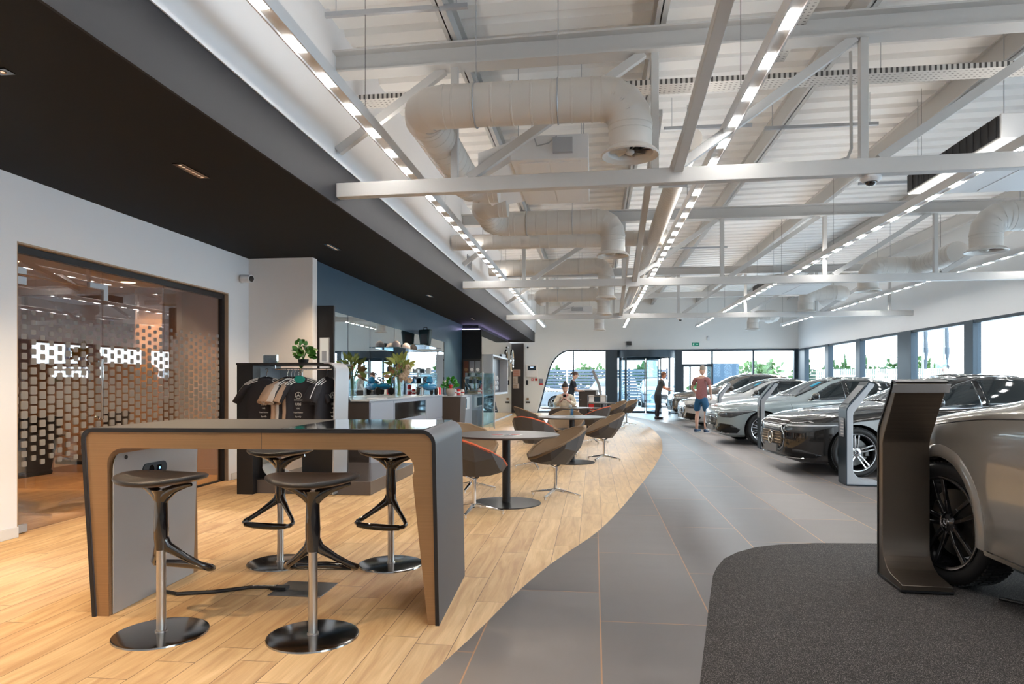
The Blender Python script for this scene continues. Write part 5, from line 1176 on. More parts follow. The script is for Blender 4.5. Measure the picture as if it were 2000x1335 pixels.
for z0, z1, w_, l in ((1.62, 1.92, .22, 'upper orange printed notice on the dark column'), (1.30, 1.61, .10, 'narrow white notice on the dark column'), (1.08, 1.29, .16, 'lowest white notice on the dark column')):
    t = thing('paper_notice', l, 'notice', (-3.58, YF-.031, z0)); mb = MB(); mb.box(0, w_+.12, -.004, -.0005, 0, z1-z0); p_ = mb.build('sheet', mat('notice_pink', (.60, .36, .27), .7) if w_ == .22 else mat('notice_cream', (.62, .50, .40), .7), t)
    for k in range(5): mb = MB(); mb.box(.015, w_*1.2, -.0055, -.004, .03+k*(z1-z0-.06)/5, .045+k*(z1-z0-.06)/5); mb.build('text_line', orange_m if w_ == .22 else bronze, p_)
def cctv(lab, loc, rz): 
    t = thing('security_camera', lab, 'camera', loc, rz); mb = MB(); mb.lathe([(.0005, .0), (.06, 0), (.06, -.02), (.035, -.03)], 20, axis='y'); mb.build('mount', plastic_white, t); mb = MB(); mb.cyl((.0, -.05, 0), (.03, -.20, -.01), .055, n=24); mb.cyl((0, 0, 0), (.0, -.06, 0), .025); mb.build('housing', plastic_white, t); mb = MB(); mb.cyl((.03, -.19, -.01), (.032, -.204, -.011), .042, n=20); mb.build('lens', black_gloss, t)
cctv('white security camera on the far wall beside the dark column', (-2.93, YF, 2.9), 0); cctv('white security camera high on the left wall near the glass partition', (XL, 8.98, 2.76), R(62))
t = thing('door_sensor', 'black sensor box on white bracket above the revolving door', 'sensor', (1.40, YF, 2.9)); mb = MB(); mb.box(0, .22, -.25, -.08, .06, .22); mb.build('box', black_satin, t); mb = MB(); mb.tube([(-.05, 0, .2), (-.02, -.1, -.05), (.1, -.15, .06)], .018, 6); mb.tube([(-.02, -.1, -.05), (-.02, -.1, -.2)], .018, 6); mb.build('bracket', plastic_white, t)
gm = mat('sign_green', (.005, .16, .10), .4, emit=.3); t = thing('exit_sign', 'small green emergency exit sign with running figure and arrow on the far wall', 'exit sign', (4.36, YF, 2.92)); mb = MB(); mb.box(-.15, .15, -.03, -.001, 0, .14); mb.build('panel', gm, t); wh = mat('sign_white', (.8, .85, .8), .5, emit=.4)
mb = MB(); mb.sphere((-.085, -.033, .11), (.012, .004, .012), 8, 6); mb.bar((-.085, -.033, .10), (-.095, -.033, .06), .02, .006, up=(0, 1, 0)); mb.bar((-.095, -.033, .06), (-.12, -.033, .03), .01, .006, up=(0, 1, 0)); mb.bar((-.095, -.033, .06), (-.07, -.033, .03), .01, .006, up=(0, 1, 0)); mb.bar((-.088, -.033, .09), (-.06, -.033, .08), .008, .006, up=(0, 1, 0)); mb.build('figure', wh, t)
mb = MB(); mb.box(.04, .10, -.034, -.03, .062, .078); mb.add([(.03, -.034, .07), (.065, -.034, .035), (.065, -.034, .105), (.03, -.03, .07), (.065, -.03, .035), (.065, -.03, .105)], [(0, 1, 2), (3, 5, 4), (0, 3, 4, 1), (1, 4, 5, 2), (2, 5, 3, 0)]); mb.build('arrow', wh, t)
onfar('wall_sensor', 'small white box high on the far wall', 'sensor', 4.84, 4.94, 3.15, 3.32, plastic_white); 
# ================================================================ REVOLVING DOOR
t = thing('revolving_door', 'dark framed glass revolving door in the far wall', 'revolving door', (2.25, YF-.05, 0)); RR = 1.22
mb = MB(); mb.lathe([(RR-.02, 2.42), (RR+.03, 2.42), (RR+.03, 2.72), (RR-.02, 2.72)], 56); mb.cyl((0, 0, 2.66), (0, 0, 2.70), RR, n=56); mb.build('canopy', frame_blue, t)
dg_ = glass_mat('door_glass', (.78, .90, .95), base=.03)
for a0, a1 in ((150, 222), (318, 390)):
    mb = MB(); mb.loft([[(RR*math.cos(R(a0+(a1-a0)*i/16)), RR*math.sin(R(a0+(a1-a0)*i/16)), z) for i in range(17)] for z in (.05, 2.42)], cap=False, closed=False); mb.build('curved_pane', dg_, t)
    for a in (a0, a1):
        c, s = math.cos(R(a)), math.sin(R(a)); mb = MB(); mb.bar((RR*c, RR*s, 0), (RR*c, RR*s, 2.42), .09, .05, up=(c, s, 0)); mb.build('post', frame_blue, t)
    mb = MB(); mb.tube([(RR*math.cos(R(a0+(a1-a0)*i/12)), RR*math.sin(R(a0+(a1-a0)*i/12)), .04) for i in range(13)], .03, 4); mb.build('base_rail', frame_blue, t)
for k in range(3):
    a = R(-62+120*k); c, s = math.cos(a), math.sin(a); q = thing('leaf', '', None) if False else None
    mb = MB(); mb.bar((.04*c, .04*s, 2.36), ((RR-.06)*c, (RR-.06)*s, 2.36), .05, .10); mb.bar((.04*c, .04*s, .06), ((RR-.06)*c, (RR-.06)*s, .06), .05, .10); mb.bar(((RR-.08)*c, (RR-.08)*s, .06), ((RR-.08)*c, (RR-.08)*s, 2.4), .045, .045); mb.bar((.05*c, .05*s, .06), (.05*c, .05*s, 2.4), .05, .05)
    lf_ = mb.build('door_wing', frame_blue, t); mb = MB(); mb.bar((.05*c, .05*s, 1.2), ((RR-.08)*c, (RR-.08)*s, 1.2), .006, 2.3); mb.build('wing_glass', dg_, lf_)
    mb = MB()
    for z in (1.0, 1.55):
        for i in range(8): r_ = .15+.12*i; mb.box(r_*c-.02, r_*c+.02, r_*s-.02, r_*s+.02, z-.02, z+.02)
    mb.build('safety_dots', paper, lf_)
# manifestation dots on far windows
for x0, x1, z, l in ((-2.1, .45, 1.62, 'upper row of frosted safety dots on the rounded window'), (-2.4, .45, .95, 'lower row of frosted safety dots on the rounded window')):
    mb = MB(); k = 0
    while x0+.13*k < x1: mb.cyl((x0+.13*k, YF+.095, z), (x0+.13*k, YF+.099, z), .035, n=8); k += 1
    tag(mb.build('window_dots', mat('frost_dot', (.95, .97, 1), .6) if 'frost_dot' not in MATS else MATS['frost_dot']), l, 'window marking', kind='stuff')
# ================================================================ OFFICE FURNITURE
t = thing('meeting_table', 'dark oval meeting table inside the glass walled office', 'table', (-6.3, 6.0, 0)); mb = MB(); mb.lathe([(.0005, .735), (1, .735), (1.01, .745), (1, .755), (.0005, .755)], 64, sx=.72, sy=1.3); mb.build('table_top', cab_brown, t)
mb = MB(); mb.lathe([(.735, .70), (.735, .735)], 48, sx=.9, sy=1.62); mb.build('edge', mat('table_edge', (.40, .22, .10), .4), t); mb = MB(); mb.cyl((0, -.5, .02), (0, -.5, .735), .05); mb.cyl((0, .5, .02), (0, .5, .735), .05); mb.build('leg', chrome, t); mb = MB(); mb.box(-.3, .3, -.56, -.44, 0, .025); mb.box(-.3, .3, .44, .56, 0, .025); mb.build('foot', chrome, t)
mb = MB(); mb.tube([(-6.5, 5.5, .765), (-6.3, 5.7, .77), (-6.4, 5.9, .765), (-6.1, 6.1, .77), (-6.2, 6.4, .765)], .006, 6); tag(mb.build('cable_tangle', black_satin), 'tangle of thin black cables on the office table', 'cable')
def office_chair(x, y, rz, lab):
    t = thing('office_chair', lab, 'chair', (x, y, 0), rz, 'black office chairs'); mb = MB(); mb.loft([[(-.22, -.22, .43), (.24, -.24, .45), (.24, .24, .45), (-.22, .22, .43)], [(-.22, -.22, .48), (.24, -.24, .50), (.24, .24, .50), (-.22, .22, .48)]]); mb.build('seat', leather_black, t, bevel=.015)
    mb = MB(); mb.loft([[(-.22, -.2, .47), (-.18, -.2, .47), (-.18, .2, .47), (-.22, .2, .47)], [(-.32, -.24, 1.0), (-.28, -.24, 1.0), (-.28, .24, 1.0), (-.32, .24, 1.0)]]); mb.build('backrest', leather_black, t, bevel=.01)
    mb = MB(); mb.cyl((0, 0, .08), (0, 0, .44), .025); mb.build('stem', chrome, t)
    for k in range(4): a = PI/4+k*PI/2; mb = MB(); mb.bar((0, 0, .08), (.30*math.cos(a), .30*math.sin(a), .03), .04, .03, w1=.025, h1=.015); mb.cyl((.29*math.cos(a), .29*math.sin(a), 0), (.29*math.cos(a), .29*math.sin(a), .03), .012); mb.build('leg', chrome, t)
office_chair(-5.45, 5.85, R(175), 'black office chair nearest the glass, back to the partition'); office_chair(-5.5, 6.9, R(190), 'black office chair by the door leaf inside the office'); office_chair(-7.1, 5.6, R(0), 'black office chair on the far side of the office table'); office_chair(-7.1, 6.7, R(0), 'second black office chair behind the office table')
t = thing('presentation_screen', 'large framed screen on a stand inside the office', 'screen', (-7.9, 6.4, 0), 0); mb = MB(); mb.box(0, .05, -.75, .75, .85, 1.75); mb.build('screen_back', mat('screen_back', (.40, .33, .27), .4), t, bevel=.03, seg=4); mb = MB(); mb.box(0.0, .04, -.06, .06, .02, .9); mb.box(-.2, .3, -.4, .4, 0, .03); mb.build('stand', silver_paint, t)
t = thing('desk_monitor', 'black monitor seen through the frosted pattern in the office', 'monitor', (-6.0, 6.35, .756), R(20)); mb = MB(); mb.box(-.02, .02, -.30, .30, .10, .48); mb.build('display', black_gloss, t, bevel=.006); mb = MB(); mb.box(.0, .03, -.03, .03, 0, .14); mb.box(-.08, .1, -.12, .12, 0, .012); mb.build('stand', black_satin, t)
t = thing('air_diffuser', 'square slatted ceiling air diffuser in the office', 'vent', (-6.0, 5.4, 2.62)); mb = MB(); mb.box(-.3, .3, -.3, .3, -.012, -.0005); mb.build('plate', plastic_white, t)
for k in range(8): a = 2*PI*k/8; mb = MB(); mb.bar((.08*math.cos(a), .08*math.sin(a), -.014), (.24*math.cos(a+.3), .24*math.sin(a+.3), -.014), .05, .006); mb.build('slot', black_matte, t)
t = thing('smoke_detector', 'small white smoke detector on the office ceiling', 'detector', (-5.7, 6.0, 2.62)); mb = MB(); mb.lathe([(.0005, -.05), (.035, -.05), (.05, -.03), (.055, 0)], 20); mb.build('body', plastic_white, t); mb = MB(); mb.lathe([(.048, -.026), (.051, -.022)], 20); mb.build('slot_ring', black_matte, t)

mb = MB(); mb.tube([(2.42, 4.42, .018), (2.62, 4.20, .018), (2.80, 3.98, .018), (2.98, 3.75, .018), (3.25, 3.5, .018)], .011, 8); tag(mb.build('power_cable', black_satin), 'black cable trailing over the carpet from the brown steel totem', 'cable')
t = thing('wall_grille', 'small grey slatted grille high on the white left wall', 'vent', (XB-.02, 13.6, 3.66)); mb = MB(); mb.box(.0005, .012, 0, .5, 0, .26); mb.build('frame', silver_paint, t)
for k in range(6): mb = MB(); mb.box(.012, .02, .03, .47, .025+.037*k, .042+.037*k); mb.build('slat', cab_grey, t)
# ================================================================ PEOPLE
def skinned(name, nodes, edges, m_, parent, sub=2, root=0):
    """nodes: {key: ((x, y, z), (rx, ry))} grown into one surface and baked"""
    keys = list(nodes); me = bpy.data.meshes.new(name); bm = bmesh.new(); L = bm.verts.layers.skin.verify(); vs = {}
    for k in keys:
        v = bm.verts.new(nodes[k][0]); r = nodes[k][1]; v[L].radius = r if isinstance(r, tuple) else (r, r); v[L].use_root = (k == keys[root]); vs[k] = v
    for a, b in edges: bm.edges.new((vs[a], vs[b]))
    bm.to_mesh(me); bm.free(); o = bpy.data.objects.new(name, me); COL.objects.link(o)
    s = o.modifiers.new('k', 'SKIN'); s.use_smooth_shade = True; s.branch_smoothing = .4; u = o.modifiers.new('u', 'SUBSURF'); u.levels = u.render_levels = sub
    bake(o); o.data.materials.clear(); o.data.materials.append(m_); o.data.polygons.foreach_set('use_smooth', [True]*len(o.data.polygons)); o.parent = parent; return o
def chain(*k): return list(zip(k, k[1:]))
def head(parent, body_m, c, yaw, pitch, hair_m, style, glasses=False, s=1.0):
    """detailed head: skull with jaw, nose, ears, eyes, mouth; faces +y before yaw; pitch>0 looks down"""
    M = Matrix.Translation(Vector(c)) @ Matrix.Rotation(yaw, 4, 'Z') @ Matrix.Rotation(-pitch, 4, 'X') @ Matrix.Scale(s, 4)
    mb = MB(); rings = []
    for z, rx, yf, yb in ((-.125, .028, .045, .0), (-.115, .045, .075, -.01), (-.095, .056, .088, -.035), (-.07, .062, .090, -.06), (-.04, .068, .090, -.075), (-.01, .072, .088, -.088), (.02, .075, .088, -.098), (.05, .076, .088, -.10), (.08, .070, .078, -.092), (.105, .052, .055, -.07), (.12, .025, .02, -.035)):
        ring = []
        for k in range(24):
            a = 2*PI*k/24; y = math.sin(a); ring.append((rx*math.cos(a), (yf if y > 0 else -yb)*y, z))
        rings.append(ring)
    mb.loft(rings)
    mb.sphere((0, .098, -.022), (.013, .018, .014), 10, 8); mb.bar((0, .085, .02), (0, .102, -.02), .016, .014, w1=.022, h1=.02)
    for sg in (-1, 1): mb.sphere((sg*.077, -.012, -.01), (.010, .020, .032), 10, 8)
    h_ = mb.build('head', body_m, parent, angle=70, sub=1); 
    mb = MB()
    for sg in (-1, 1): mb.sphere((sg*.030, .082, .008), (.012, .007, .007), 10, 8)
    e = mb.build('eyes', paper, h_); mb = MB()
    for sg in (-1, 1): mb.sphere((sg*.030, .088, .007), (.005, .003, .005), 8, 6); mb.bar((sg*.018, .089, .026), (sg*.045, .083, .026), .005, .006)
    mb.build('pupils_and_brows', hair_dark, h_); mb = MB(); mb.sphere((0, .088, -.060), (.022, .007, .007), 12, 6); mb.build('mouth', mat('lips', (.40, .14, .11), .5) if 'lips' not in MATS else MATS['lips'], h_)
    mb = MB(); rings = []
    for z, rx, yf, yb in ((-.05 if style != 'short' else -.035, .066, -.02, -.084), (-.01, .078, -.005, -.098), (.03, .083, .02, -.108), (.055, .084, .075, -.110), (.085, .078, .086, -.102), (.112, .058, .064, -.08), (.13, .028, .03, -.04)):
        rings.append([(rx*math.cos(a), ((yf if math.sin(a) > 0 else -yb)*math.sin(a)), z) for a in (2*PI*k/24 for k in range(24))])
    mb.loft(rings)
    if style == 'bun': mb.sphere((0, -.09, .10), (.045, .045, .04), 12, 8)
    if style == 'tail': mb.tube([(0, -.10, .04), (0, -.14, .02), (0, -.15, -.06), (0, -.135, -.14)], [.02, .026, .022, .008], 10)
    hr = mb.build('hair', hair_m, parent, angle=70, sub=1)
    objs = [h_, hr]
    if glasses:
        mb = MB()
        for sg in (-1, 1): mb.tube([(sg*.033+.022*math.cos(a), .096, .006+.017*math.sin(a)) for a in (2*PI*k/14 for k in range(14))], .002, 5, closed=True); mb.tube([(sg*.055, .094, .01), (sg*.08, .0, .005)], .002, 5)
        g_ = mb.build('glasses', black_satin, parent); objs.append(g_)
    if style == 'cap':
        pass
    for o in objs: o.matrix_local = M
def hand(mbk, nodes, edges, wrist, d, palm_n, thumb_side, curl=.5, tag_='r', k=1.0):
    """adds palm and five fingers to a skin graph; d = direction of the hand, palm_n = palm normal"""
    w = Vector(nodes[wrist][0]); d = Vector(d).normalized(); n = Vector(palm_n).normalized(); s = d.cross(n).normalized()*thumb_side
    nodes[tag_+'p'] = (w+d*.05*k, (.030*k, .014*k)); edges.append((wrist, tag_+'p'))
    for i, (off, L_) in enumerate(((.028, .068), (.010, .076), (-.009, .070), (-.027, .056))):
        b = w+d*.085*k+s*off*k; c1 = b+(d*math.cos(curl*.6)+n*math.sin(curl*.6))*L_*.5*k; c2 = c1+(d*math.cos(curl*1.6)+n*math.sin(curl*1.6))*L_*.5*k
        for q, (p, r) in enumerate(((b, .0095), (c1, .0085), (c2, .0065))): nodes['%sf%d%d' % (tag_, i, q)] = (p, r*k)
        edges += [(tag_+'p', '%sf%d0' % (tag_, i)), ('%sf%d0' % (tag_, i), '%sf%d1' % (tag_, i)), ('%sf%d1' % (tag_, i), '%sf%d2' % (tag_, i))]
    t1 = w+d*.045*k+s*.040*k; t2 = w+d*.085*k+s*.055*k+n*.015*k
    nodes[tag_+'t1'] = (t1, .0105*k); nodes[tag_+'t2'] = (t2, .0075*k); edges += [(tag_+'p', tag_+'t1'), (tag_+'t1', tag_+'t2')]
def V3(a): return Vector(a)
def standing(lab, loc, rz, skin_m, hair_m, style, shirt_m, pants_m, shoe_m, shorts, arms, height=1.76, lean=0, headyaw=0, headpitch=.3, glasses=False, sole=None, legsp=.10, sleeve=.5):
    """local +y is forward. arms: {'l': (elbow, wrist, hand_dir, normal), 'r': ...} """
    t = thing('person', lab, 'person', loc, rz); k = height/1.76; t.scale = (k, k, k); ly = lambda z: lean*max(0, z-.95)
    P = lambda x, y, z: (x, y+ly(z), z)
    nodes = {'pel': (P(0, 0, .95), (.145, .10)), 'waist': (P(0, .0, 1.10), (.14, .098)), 'chest': (P(0, .01, 1.30), (.155, .105)), 'neckb': (P(0, -.01, 1.455), (.085, .07)), 'neck': (P(0, .005, 1.53), (.052, .052))}
    edges = chain('pel', 'waist', 'chest', 'neckb', 'neck')
    for s, q in ((-1, 'l'), (1, 'r')):
        el, wr, hd, nn = arms[q]; sh = P(s*.185, -.01, 1.42)
        nodes['sh'+q] = (sh, .058); nodes['ua'+q] = (V3(sh).lerp(V3(el), .5), .047); nodes['el'+q] = (el, .039); nodes['fa'+q] = (V3(el).lerp(V3(wr), .4), .038); nodes['wr'+q] = (wr, (.024, .024))
        edges += chain('neckb', 'sh'+q, 'ua'+q, 'el'+q, 'fa'+q, 'wr'+q); hand(None, nodes, edges, 'wr'+q, hd, nn, -s, .5, q)
        nodes['hp'+q] = ((s*.085, 0, .88), .095); nodes['th'+q] = ((s*(legsp-.005), .0, .70), .078); nodes['kn'+q] = ((s*legsp, .02, .50), .055); nodes['cf'+q] = ((s*legsp, -.015, .36), .056); nodes['an'+q] = ((s*legsp, -.02, .10), .036); nodes['ft'+q] = ((s*(legsp+.01), .05, .045), .036); nodes['to'+q] = ((s*(legsp+.02), .13, .032), .028)
        edges += chain('pel', 'hp'+q, 'th'+q, 'kn'+q, 'cf'+q, 'an'+q, 'ft'+q, 'to'+q)
    skinned('body', nodes, edges, skin_m, t)
    hc = P(0, .02, 1.655); head(t, skin_m, hc, headyaw, headpitch, hair_m, style, glasses)
    sn = {'hem': (P(0, 0, .84), (.175, .130)), 'h2': (P(0, 0, .95), (.172, .128)), 'w': (P(0, 0, 1.08), (.160, .118)), 'c': (P(0, .01, 1.28), (.172, .122)), 'b': (P(0, -.01, 1.44), (.10, .082)), 'col': (P(0, 0, 1.49), (.066, .062))}; se = chain('hem', 'h2', 'w', 'c', 'b', 'col')
    for s, q in ((-1, 'l'), (1, 'r')):
        el = arms[q][0]; sh = P(s*.185, -.01, 1.42); sn['s'+q] = (sh, .072); sn['u'+q] = (V3(sh).lerp(V3(el), .35), .066); sn['v'+q] = (V3(sh).lerp(V3(el), sleeve+.25), .060); se += chain('b', 's'+q, 'u'+q, 'v'+q)
    skinned('shirt', sn, se, shirt_m, t)
    pn = {'p': ((0, 0, 1.03), (.155, .112)), 'q': ((0, 0, .92), (.155, .118))}; pe = chain('p', 'q')
    for s, q in ((-1, 'l'), (1, 'r')):
        pn['h'+q] = ((s*.092, 0, .84), .108); pn['t'+q] = ((s*legsp, .0, .70), .098); pe += chain('q', 'h'+q, 't'+q)
        if shorts: pn['e'+q] = ((s*(legsp+.005), .01, .54), .096); pe += chain('t'+q, 'e'+q)
        else: pn['e'+q] = ((s*legsp, .02, .50), .074); pn['f'+q] = ((s*legsp, -.01, .30), .068); pn['g'+q] = ((s*legsp, -.02, .09), .058); pe += chain('t'+q, 'e'+q, 'f'+q, 'g'+q)
    skinned('shorts' if shorts else 'trousers', pn, pe, pants_m, t)
    for s, q in ((-1, 'l'), (1, 'r')):
        x = s*(legsp+.01); mb = MB(); mb.loft([[(x+w*math.cos(a), y+0, .055+h*math.sin(a)) for a in (2*PI*i/16 for i in range(16))] for y, w, h in ((-.085, .025, .03), (-.07, .042, .05), (0, .046, .052), (.08, .052, .036), (.15, .046, .026), (.185, .02, .015))]); mb.v = [(a, b, max(c, .018)) for a, b, c in mb.v]
        sh_ = mb.build('shoe', shoe_m, t, angle=60); mb = MB(); mb.loft([[(x+s*.004+w*math.cos(a), .05+L_*math.sin(a), z) for a in (2*PI*i/24 for i in range(24))] for z, w, L_ in ((0, .050, .138), (.022, .053, .142))]); mb.build('sole', sole or rubber, sh_)
    return t
pink = mat('shirt_mauve', (.30, .13, .13), .8, noise=(40, .12)); bluesh = mat('shorts_blue', (.015, .10, .22), .7); navy_cl = mat('polo_navy', (.02, .028, .042), .8); trous = mat('trousers_dark', (.02, .02, .024), .8); cream = mat('blouse_cream', (.66, .58, .46), .8, noise=(14, .15))
standing('person in a faded mauve shirt and blue shorts looking at the parked cars', (2.84, 18.62, 0), R(-38), skin_pale, hair_grey, 'short', pink, bluesh, mat('shoe_navy', (.03, .07, .14), .6), True,
    {'l': ((-.29, .0, 1.18), (-.22, .16, 1.02), (.3, .7, -.5), (1, 0, 0)), 'r': ((.29, -.06, 1.17), (.21, .12, .97), (-.2, .6, -.7), (-1, 0, 0))}, 1.76, lean=.05, headpitch=.45, glasses=True, sole=plastic_white, legsp=.13)
standing('person in a dark polo with a ponytail working at the reception desk', (-.76, 22.05, 0), R(-78), skin_pale, mat('hair_brown', (.10, .045, .03), .5), 'tail', navy_cl, trous, black_satin, False,
    {'l': ((-.24, .16, 1.14), (-.14, .40, 1.13), (.2, 1, -.05), (0, 0, -1)), 'r': ((.24, .16, 1.14), (.14, .38, 1.13), (-.2, 1, -.05), (0, 0, -1))}, 1.66, lean=.22, headpitch=.55)
standing('person in a dark tee shirt bending over the farthest suv', (2.30, 25.3, 0), R(-80), mat('skin_tan', (.45, .17, .09), .5), mat('hair_rust', (.16, .06, .03), .6), 'short', mat('tee_grey', (.045, .05, .055), .8), trous, black_satin, False,
    {'l': ((-.25, .22, 1.20), (-.20, .46, 1.16), (.1, 1, .1), (0, 0, -1)), 'r': ((.25, .2, 1.16), (.2, .44, 1.08), (-.1, 1, 0), (0, 0, -1))}, 1.70, lean=.30, headpitch=.35)
p4 = standing('person outside the right hand windows wearing a dark cap', (10.45, 21.8, .08), R(95), skin_pale, mat('cap_dark', (.03, .035, .04), .7), 'short', navy_cl, trous, black_satin, False,
    {'l': ((-.25, .0, 1.15), (-.24, .12, .92), (0, .4, -1), (1, 0, 0)), 'r': ((.25, .0, 1.15), (.24, .10, .92), (0, .4, -1), (-1, 0, 0))}, 1.78, headpitch=.0)
mb = MB(); mb.prism([(-.07, .06), (-.06, .13), (0, .165), (.06, .13), (.07, .06)], 1.705, 1.715, 'xy'); mb.build('cap_brim', MATS['cap_dark'], p4)
# seated person with phone
def seated():
    t = thing('person', 'person in a cream blouse seated at a cafe table looking at a phone', 'person', (-.69, 16.60, 0), PI)   # faces -y in the world
    n = {'pel': ((0, -.02, .53), (.15, .12)), 'waist': ((0, .0, .68), (.13, .10)), 'chest': ((0, .03, .86), (.145, .105)), 'nb': ((0, .03, 1.02), (.08, .065)), 'nk': ((0, .05, 1.085), (.048, .048))}; e = chain('pel', 'waist', 'chest', 'nb', 'nk')
    for s, q in ((-1, 'l'), (1, 'r')):
        n['sh'+q] = ((s*.165, .03, .99), .052); n['el'+q] = ((s*.25, .14, .80), .038); n['wr'+q] = ((s*.065, .33, .90), .024); e += chain('nb', 'sh'+q, 'el'+q, 'wr'+q)
        hand(None, n, e, 'wr'+q, (-s*.35, .5, .55), (-s*.8, -.1, .1), s*1, .9, q)
        n['hp'+q] = ((s*.09, .02, .51), .09); n['th'+q] = ((s*.10, .26, .52), .075); n['kn'+q] = ((s*.11, .45, .50), .056); n['cf'+q] = ((s*.11, .43, .34), .05); n['an'+q] = ((s*.11, .40, .09), .034); n['ft'+q] = ((s*.11, .46, .045), .034); n['to'+q] = ((s*.115, .55, .03), .026); e += chain('pel', 'hp'+q, 'th'+q, 'kn'+q, 'cf'+q, 'an'+q, 'ft'+q, 'to'+q)
    skinned('body', n, e, skin_pale, t)
    head(t, skin_pale, (0, .09, 1.20), 0, .60, hair_dark, 'bun', s=.97)
    b = {'h': ((0, -.01, .52), (.165, .135)), 'w': ((0, 0, .68), (.155, .12)), 'c': ((0, .03, .86), (.168, .125)), 'b': ((0, .03, 1.0), (.09, .075))}; be = chain('h', 'w', 'c', 'b')
    for s, q in ((-1, 'l'), (1, 'r')): b['s'+q] = ((s*.165, .03, .985), .07); b['e'+q] = ((s*.245, .14, .80), .052); b['f'+q] = ((s*.12, .28, .87), .040); be += chain('b', 's'+q, 'e'+q, 'f'+q)
    skinned('blouse', b, be, cream, t)
    b = {'p': ((0, -.02, .52), (.155, .125))}; be = []
    for s, q in ((-1, 'l'), (1, 'r')): b['h'+q] = ((s*.09, .03, .515), .10); b['t'+q] = ((s*.10, .26, .52), .085); b['k'+q] = ((s*.11, .455, .50), .066); b['c'+q] = ((s*.11, .43, .30), .06); b['a'+q] = ((s*.11, .40, .12), .052); be += chain('p', 'h'+q, 't'+q, 'k'+q, 'c'+q, 'a'+q)
    skinned('trousers', b, be, trous, t)
    mb = MB(); mb.tube([(-.055, .10, 1.045), (-.03, .14, .98), (0, .155, .92), (.03, .14, .98), (.055, .10, 1.045)], .006, 6); mb.build('lanyard', red, t)
seated()
mb = MB(); mb.box(-.036, .036, -.004, .004, -.07, .07); o = tag(mb.build('mobile_phone', black_gloss, bevel=.003), 'dark phone held by the seated person', 'phone'); o.location = (-.69, 16.20, .985); o.rotation_euler = (R(25), 0, 0)
# reception desk
t = thing('reception_desk', 'dark reception desk with pale top beside the rounded window', 'desk', (-.20, 22.35, 0)); mb = MB(); mb.box(-.28, .26, -.35, .35, .04, 1.08); mb.build('cabinet', cab_brown, t, bevel=.01); mb = MB(); mb.box(.26, .33, -.36, .36, 0, 1.10); mb.build('end_panel', silver_paint, t); mb = MB(); mb.box(-.31, .35, -.38, .38, 1.08, 1.105); mb.build('desk_top', mat('desk_pale', (.5, .52, .55), .3), t); mb = MB(); mb.box(-.24, .24, -.3, .3, 0, .04); mb.build('plinth', black_matte, t)
mb = MB(); mb.cyl((-.22, -.352, .78), (-.22, -.356, .78), .02); mb.build('lock', chrome, t)
t = thing('curved_lectern', 'tall slim curved grey stand rising behind the reception desk', 'display stand', (.02, 22.95, 0)); mb = MB(); pr = [(.10, 0), (.16, .5), (.16, .95), (.10, 1.25), (-.02, 1.55), (-.10, 1.72)]; mb.loft([[(x, y, z) for x, z in pr]+[(x+.09, y, z+.02) for x, z in reversed(pr)] for y in (-.22, .22)]); mb.build('body', brushed_dark, t, bevel=.01); mb = MB(); mb.box(.02, .5, -.25, .25, 0, .025); mb.build('foot', silver_paint, t)
mb = MB(); mb.box(-.15, .15, -.10, .10, 0, .015); mb.bar((.02, .02, .015), (.10, .02, .17), .22, .01, up=(1, 0, 0)); tag(mb.build('desk_papers', paper, loc=(-.18, 22.35, 1.105)), 'white papers and tilted tablet on the reception desk', 'papers')
# ================================================================ OUTSIDE
grd = mat('outside_paving', (.62, .63, .64), .8, noise=(.6, .06))
mb = MB(); mb.box(-60, 140, YF+.32, 160, -.15, -.05); mb.box(XR+.31, 140, -60, YF+.32, -.15, -.05); o = mb.build('ground_outside', grd); struct(o)
mb = MB(); mb.box(XR+.31, 11.5, 20.9, 22.7, -.05, .08); tag(mb.build('kerb', grd), 'pale raised pavement outside the right hand windows', 'pavement')
lv = mat('louvre_grey', (.055, .07, .095), .5)
t = thing('louvre_fence', 'long grey horizontal louvre fence beyond the far windows', 'fence', (0, 44, -.05))
for k in range(11): mb = MB(); mb.bar((-12, 0, .25+.19*k), (4.6, 0, .25+.19*k), .04, .155, up=(0, .5, 1)); mb.build('slat', lv, t)
for k in range(8): mb = MB(); mb.box(-12+2.37*k-.06, -12+2.37*k+.06, .05, .15, 0, 2.3); mb.build('post', paper if k == 3 else lv, t)
def tree(name, x, y, h, r, seed, lab, cat='tree', n=420, group='trees beyond the car park'):
    t = thing(name, lab, cat, (x, y, -.05), 0, None); mb = MB(); mb.tube([(0, 0, 0), (.05, 0, h*.5), (0, .05, h*.8)], [.12, .09, .04], 8)
    mb.build('trunk', mat('bark', (.12, .09, .07), .9) if 'bark' not in MATS else MATS['bark'], t)
    mb = MB(); rnd = random.Random(seed)
    for q in range(7): leaves(mb, (rnd.uniform(-.6, .6)*r, rnd.uniform(-.4, .4)*r, h*.62+rnd.uniform(-.3, .25)*h*.6), n//7, (r*.55, r*.45, h*.24), .34, seed*10+q, up=.1, narrow=.8)
    mb.build('foliage', (leaf_out, leaf_out2)[seed % 2], t, angle=None, fix=False)
leaf_out = mat('outdoor_leaf', (.045, .11, .025), .6, noise=(1.5, .4)); leaf_out2 = mat('outdoor_leaf_pale', (.08, .15, .045), .6, noise=(1.5, .35))
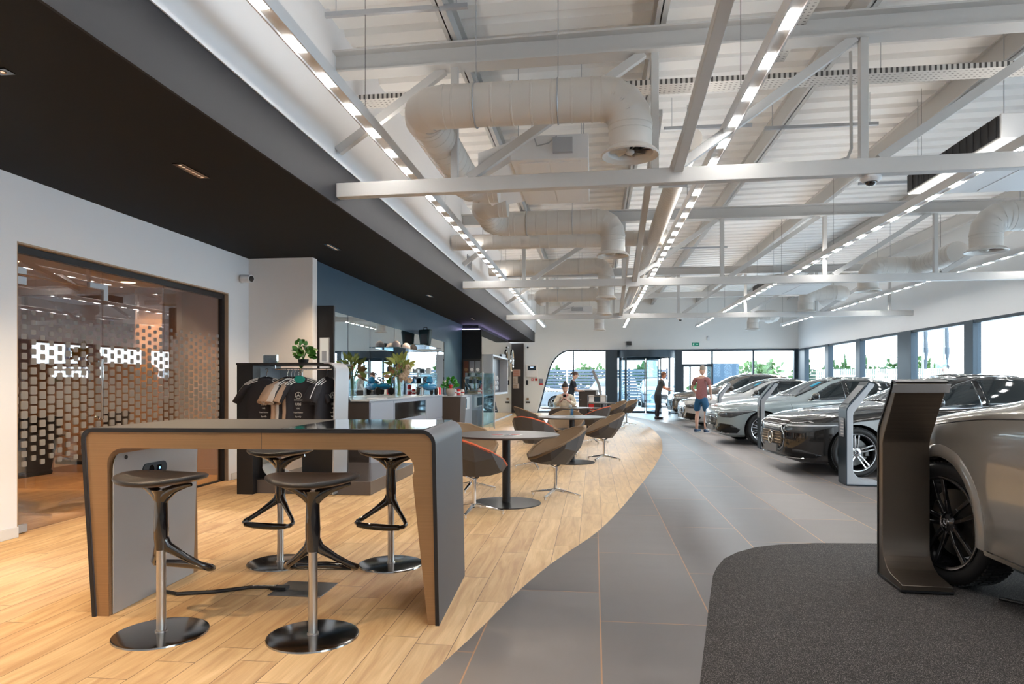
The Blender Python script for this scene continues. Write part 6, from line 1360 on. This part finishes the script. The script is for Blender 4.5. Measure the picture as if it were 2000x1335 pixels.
for i, (x, y, h, r, l) in enumerate(((-3.6, 52, 3.6, 1.8, 'low green bush above the fence at the left of the rounded window'), (-.2, 52, 3.7, 1.6, 'green bush above the fence at the middle of the rounded window'), (4.0, 54, 4.4, 1.0, 'pointed shrub seen through the revolving door'), (11.7, 50, 3.7, 1.8, 'round green tree seen through the last far window'),
        (6.6, 42, 1.9, 1.3, 'dark green bush by the side door'), (16.8, 55, 3.9, 1.8, 'leftmost green tree outside the right windows'), (19.2, 56, 5.2, 2.0, 'tall green tree behind the second right window'), (21.0, 58, 4.9, 1.6, 'broad tree behind the window mullion'), (22.6, 54, 4.3, 1.5, 'pale green tree in the third right window'), (24.0, 52, 3.8, 1.5, 'round crowned tree in the third right window'))):
    tree('bush' if i in (0, 1, 4) else 'tree', x, y, h*.8, r*.85, i+2, l)
t = thing('picket_fence', 'white palisade fence beyond the right hand windows', 'fence', (0, 0, -.05)); pf0, pf1 = Vector((15.8, 51, 0)), Vector((26.5, 48, 0)); mb = MB()
for k in range(90): p = pf0.lerp(pf1, k/89); mb.box(p.x-.04, p.x+.04, p.y-.02, p.y+.02, 0, 2.35)
mb.bar(pf0+Vector((0, 0, 1.9)), pf1+Vector((0, 0, 1.9)), .04, .06); mb.build('pales', plastic_white, t)
for i, (x, y, l) in enumerate(((12.45, 27.7, 'left white flag hanging furled on a pole outside'), (13.25, 27.8, 'right white flag hanging furled on a pole outside'))):
    t = thing('flag_pole', l, 'flag', (x, y, -.05)); mb = MB(); mb.cyl((0, 0, 0), (0, 0, 7.5), .04, n=10); mb.build('pole', silver_paint, t); mb = MB(); rnd = random.Random(i)
    mb.tube([(.10+.015*math.sin(z*2), .02*math.cos(z*5), 1.9+z) for z in (k*.22 for k in range(16))], [.06+.045*min(1, k/3)+.012*math.sin(k*2.3+i) for k in range(16)], 10, flat=.6); mb.build('flag', mat('flag_cloth', (.10, .12, .14), .8) if 'flag_cloth' not in MATS else MATS['flag_cloth'], t)
t = thing('outdoor_sign', 'blue grey totem sign with dark green edge outside the far window', 'sign', (7.2, 39, -.05)); mb = MB(); mb.box(-.65, .75, -.1, .1, 0, 2.45); mb.build('panel', mat('sign_blue', (.035, .07, .11), .4), t); mb = MB(); mb.box(-.95, -.65, -.12, .12, 0, 2.45); mb.build('edge_panel', mat('sign_teal', (.005, .025, .03), .4), t)
t = thing('lamp_post', 'thin white lamp post behind the louvre fence', 'post', (-1.7, 43.5, -.05)); mb = MB(); mb.cyl((0, 0, 0), (0, 0, 2.35), .06); mb.build('post', paper, t); mb = MB(); mb.cyl((0, 0, 0), (0, 0, .1), .1); mb.build('base', paper, t)
car('white estate car parked outside the rounded window', SUV, out_white, (-.9, 33.4, -.05), R(182), 'twin', None, detail=False, stick=False, nw=(0, 1, 2, 3))
car('white car facing the revolving door outside', SUV, out_white, (3.6, 38.3, -.05), R(90), 'multi', 'suv', detail=False, stick=False)
car('white van like car to the right in the rounded window', SUV, out_white, (.35, 37.5, -.05), R(80), 'multi', 'suv', detail=False, stick=False)
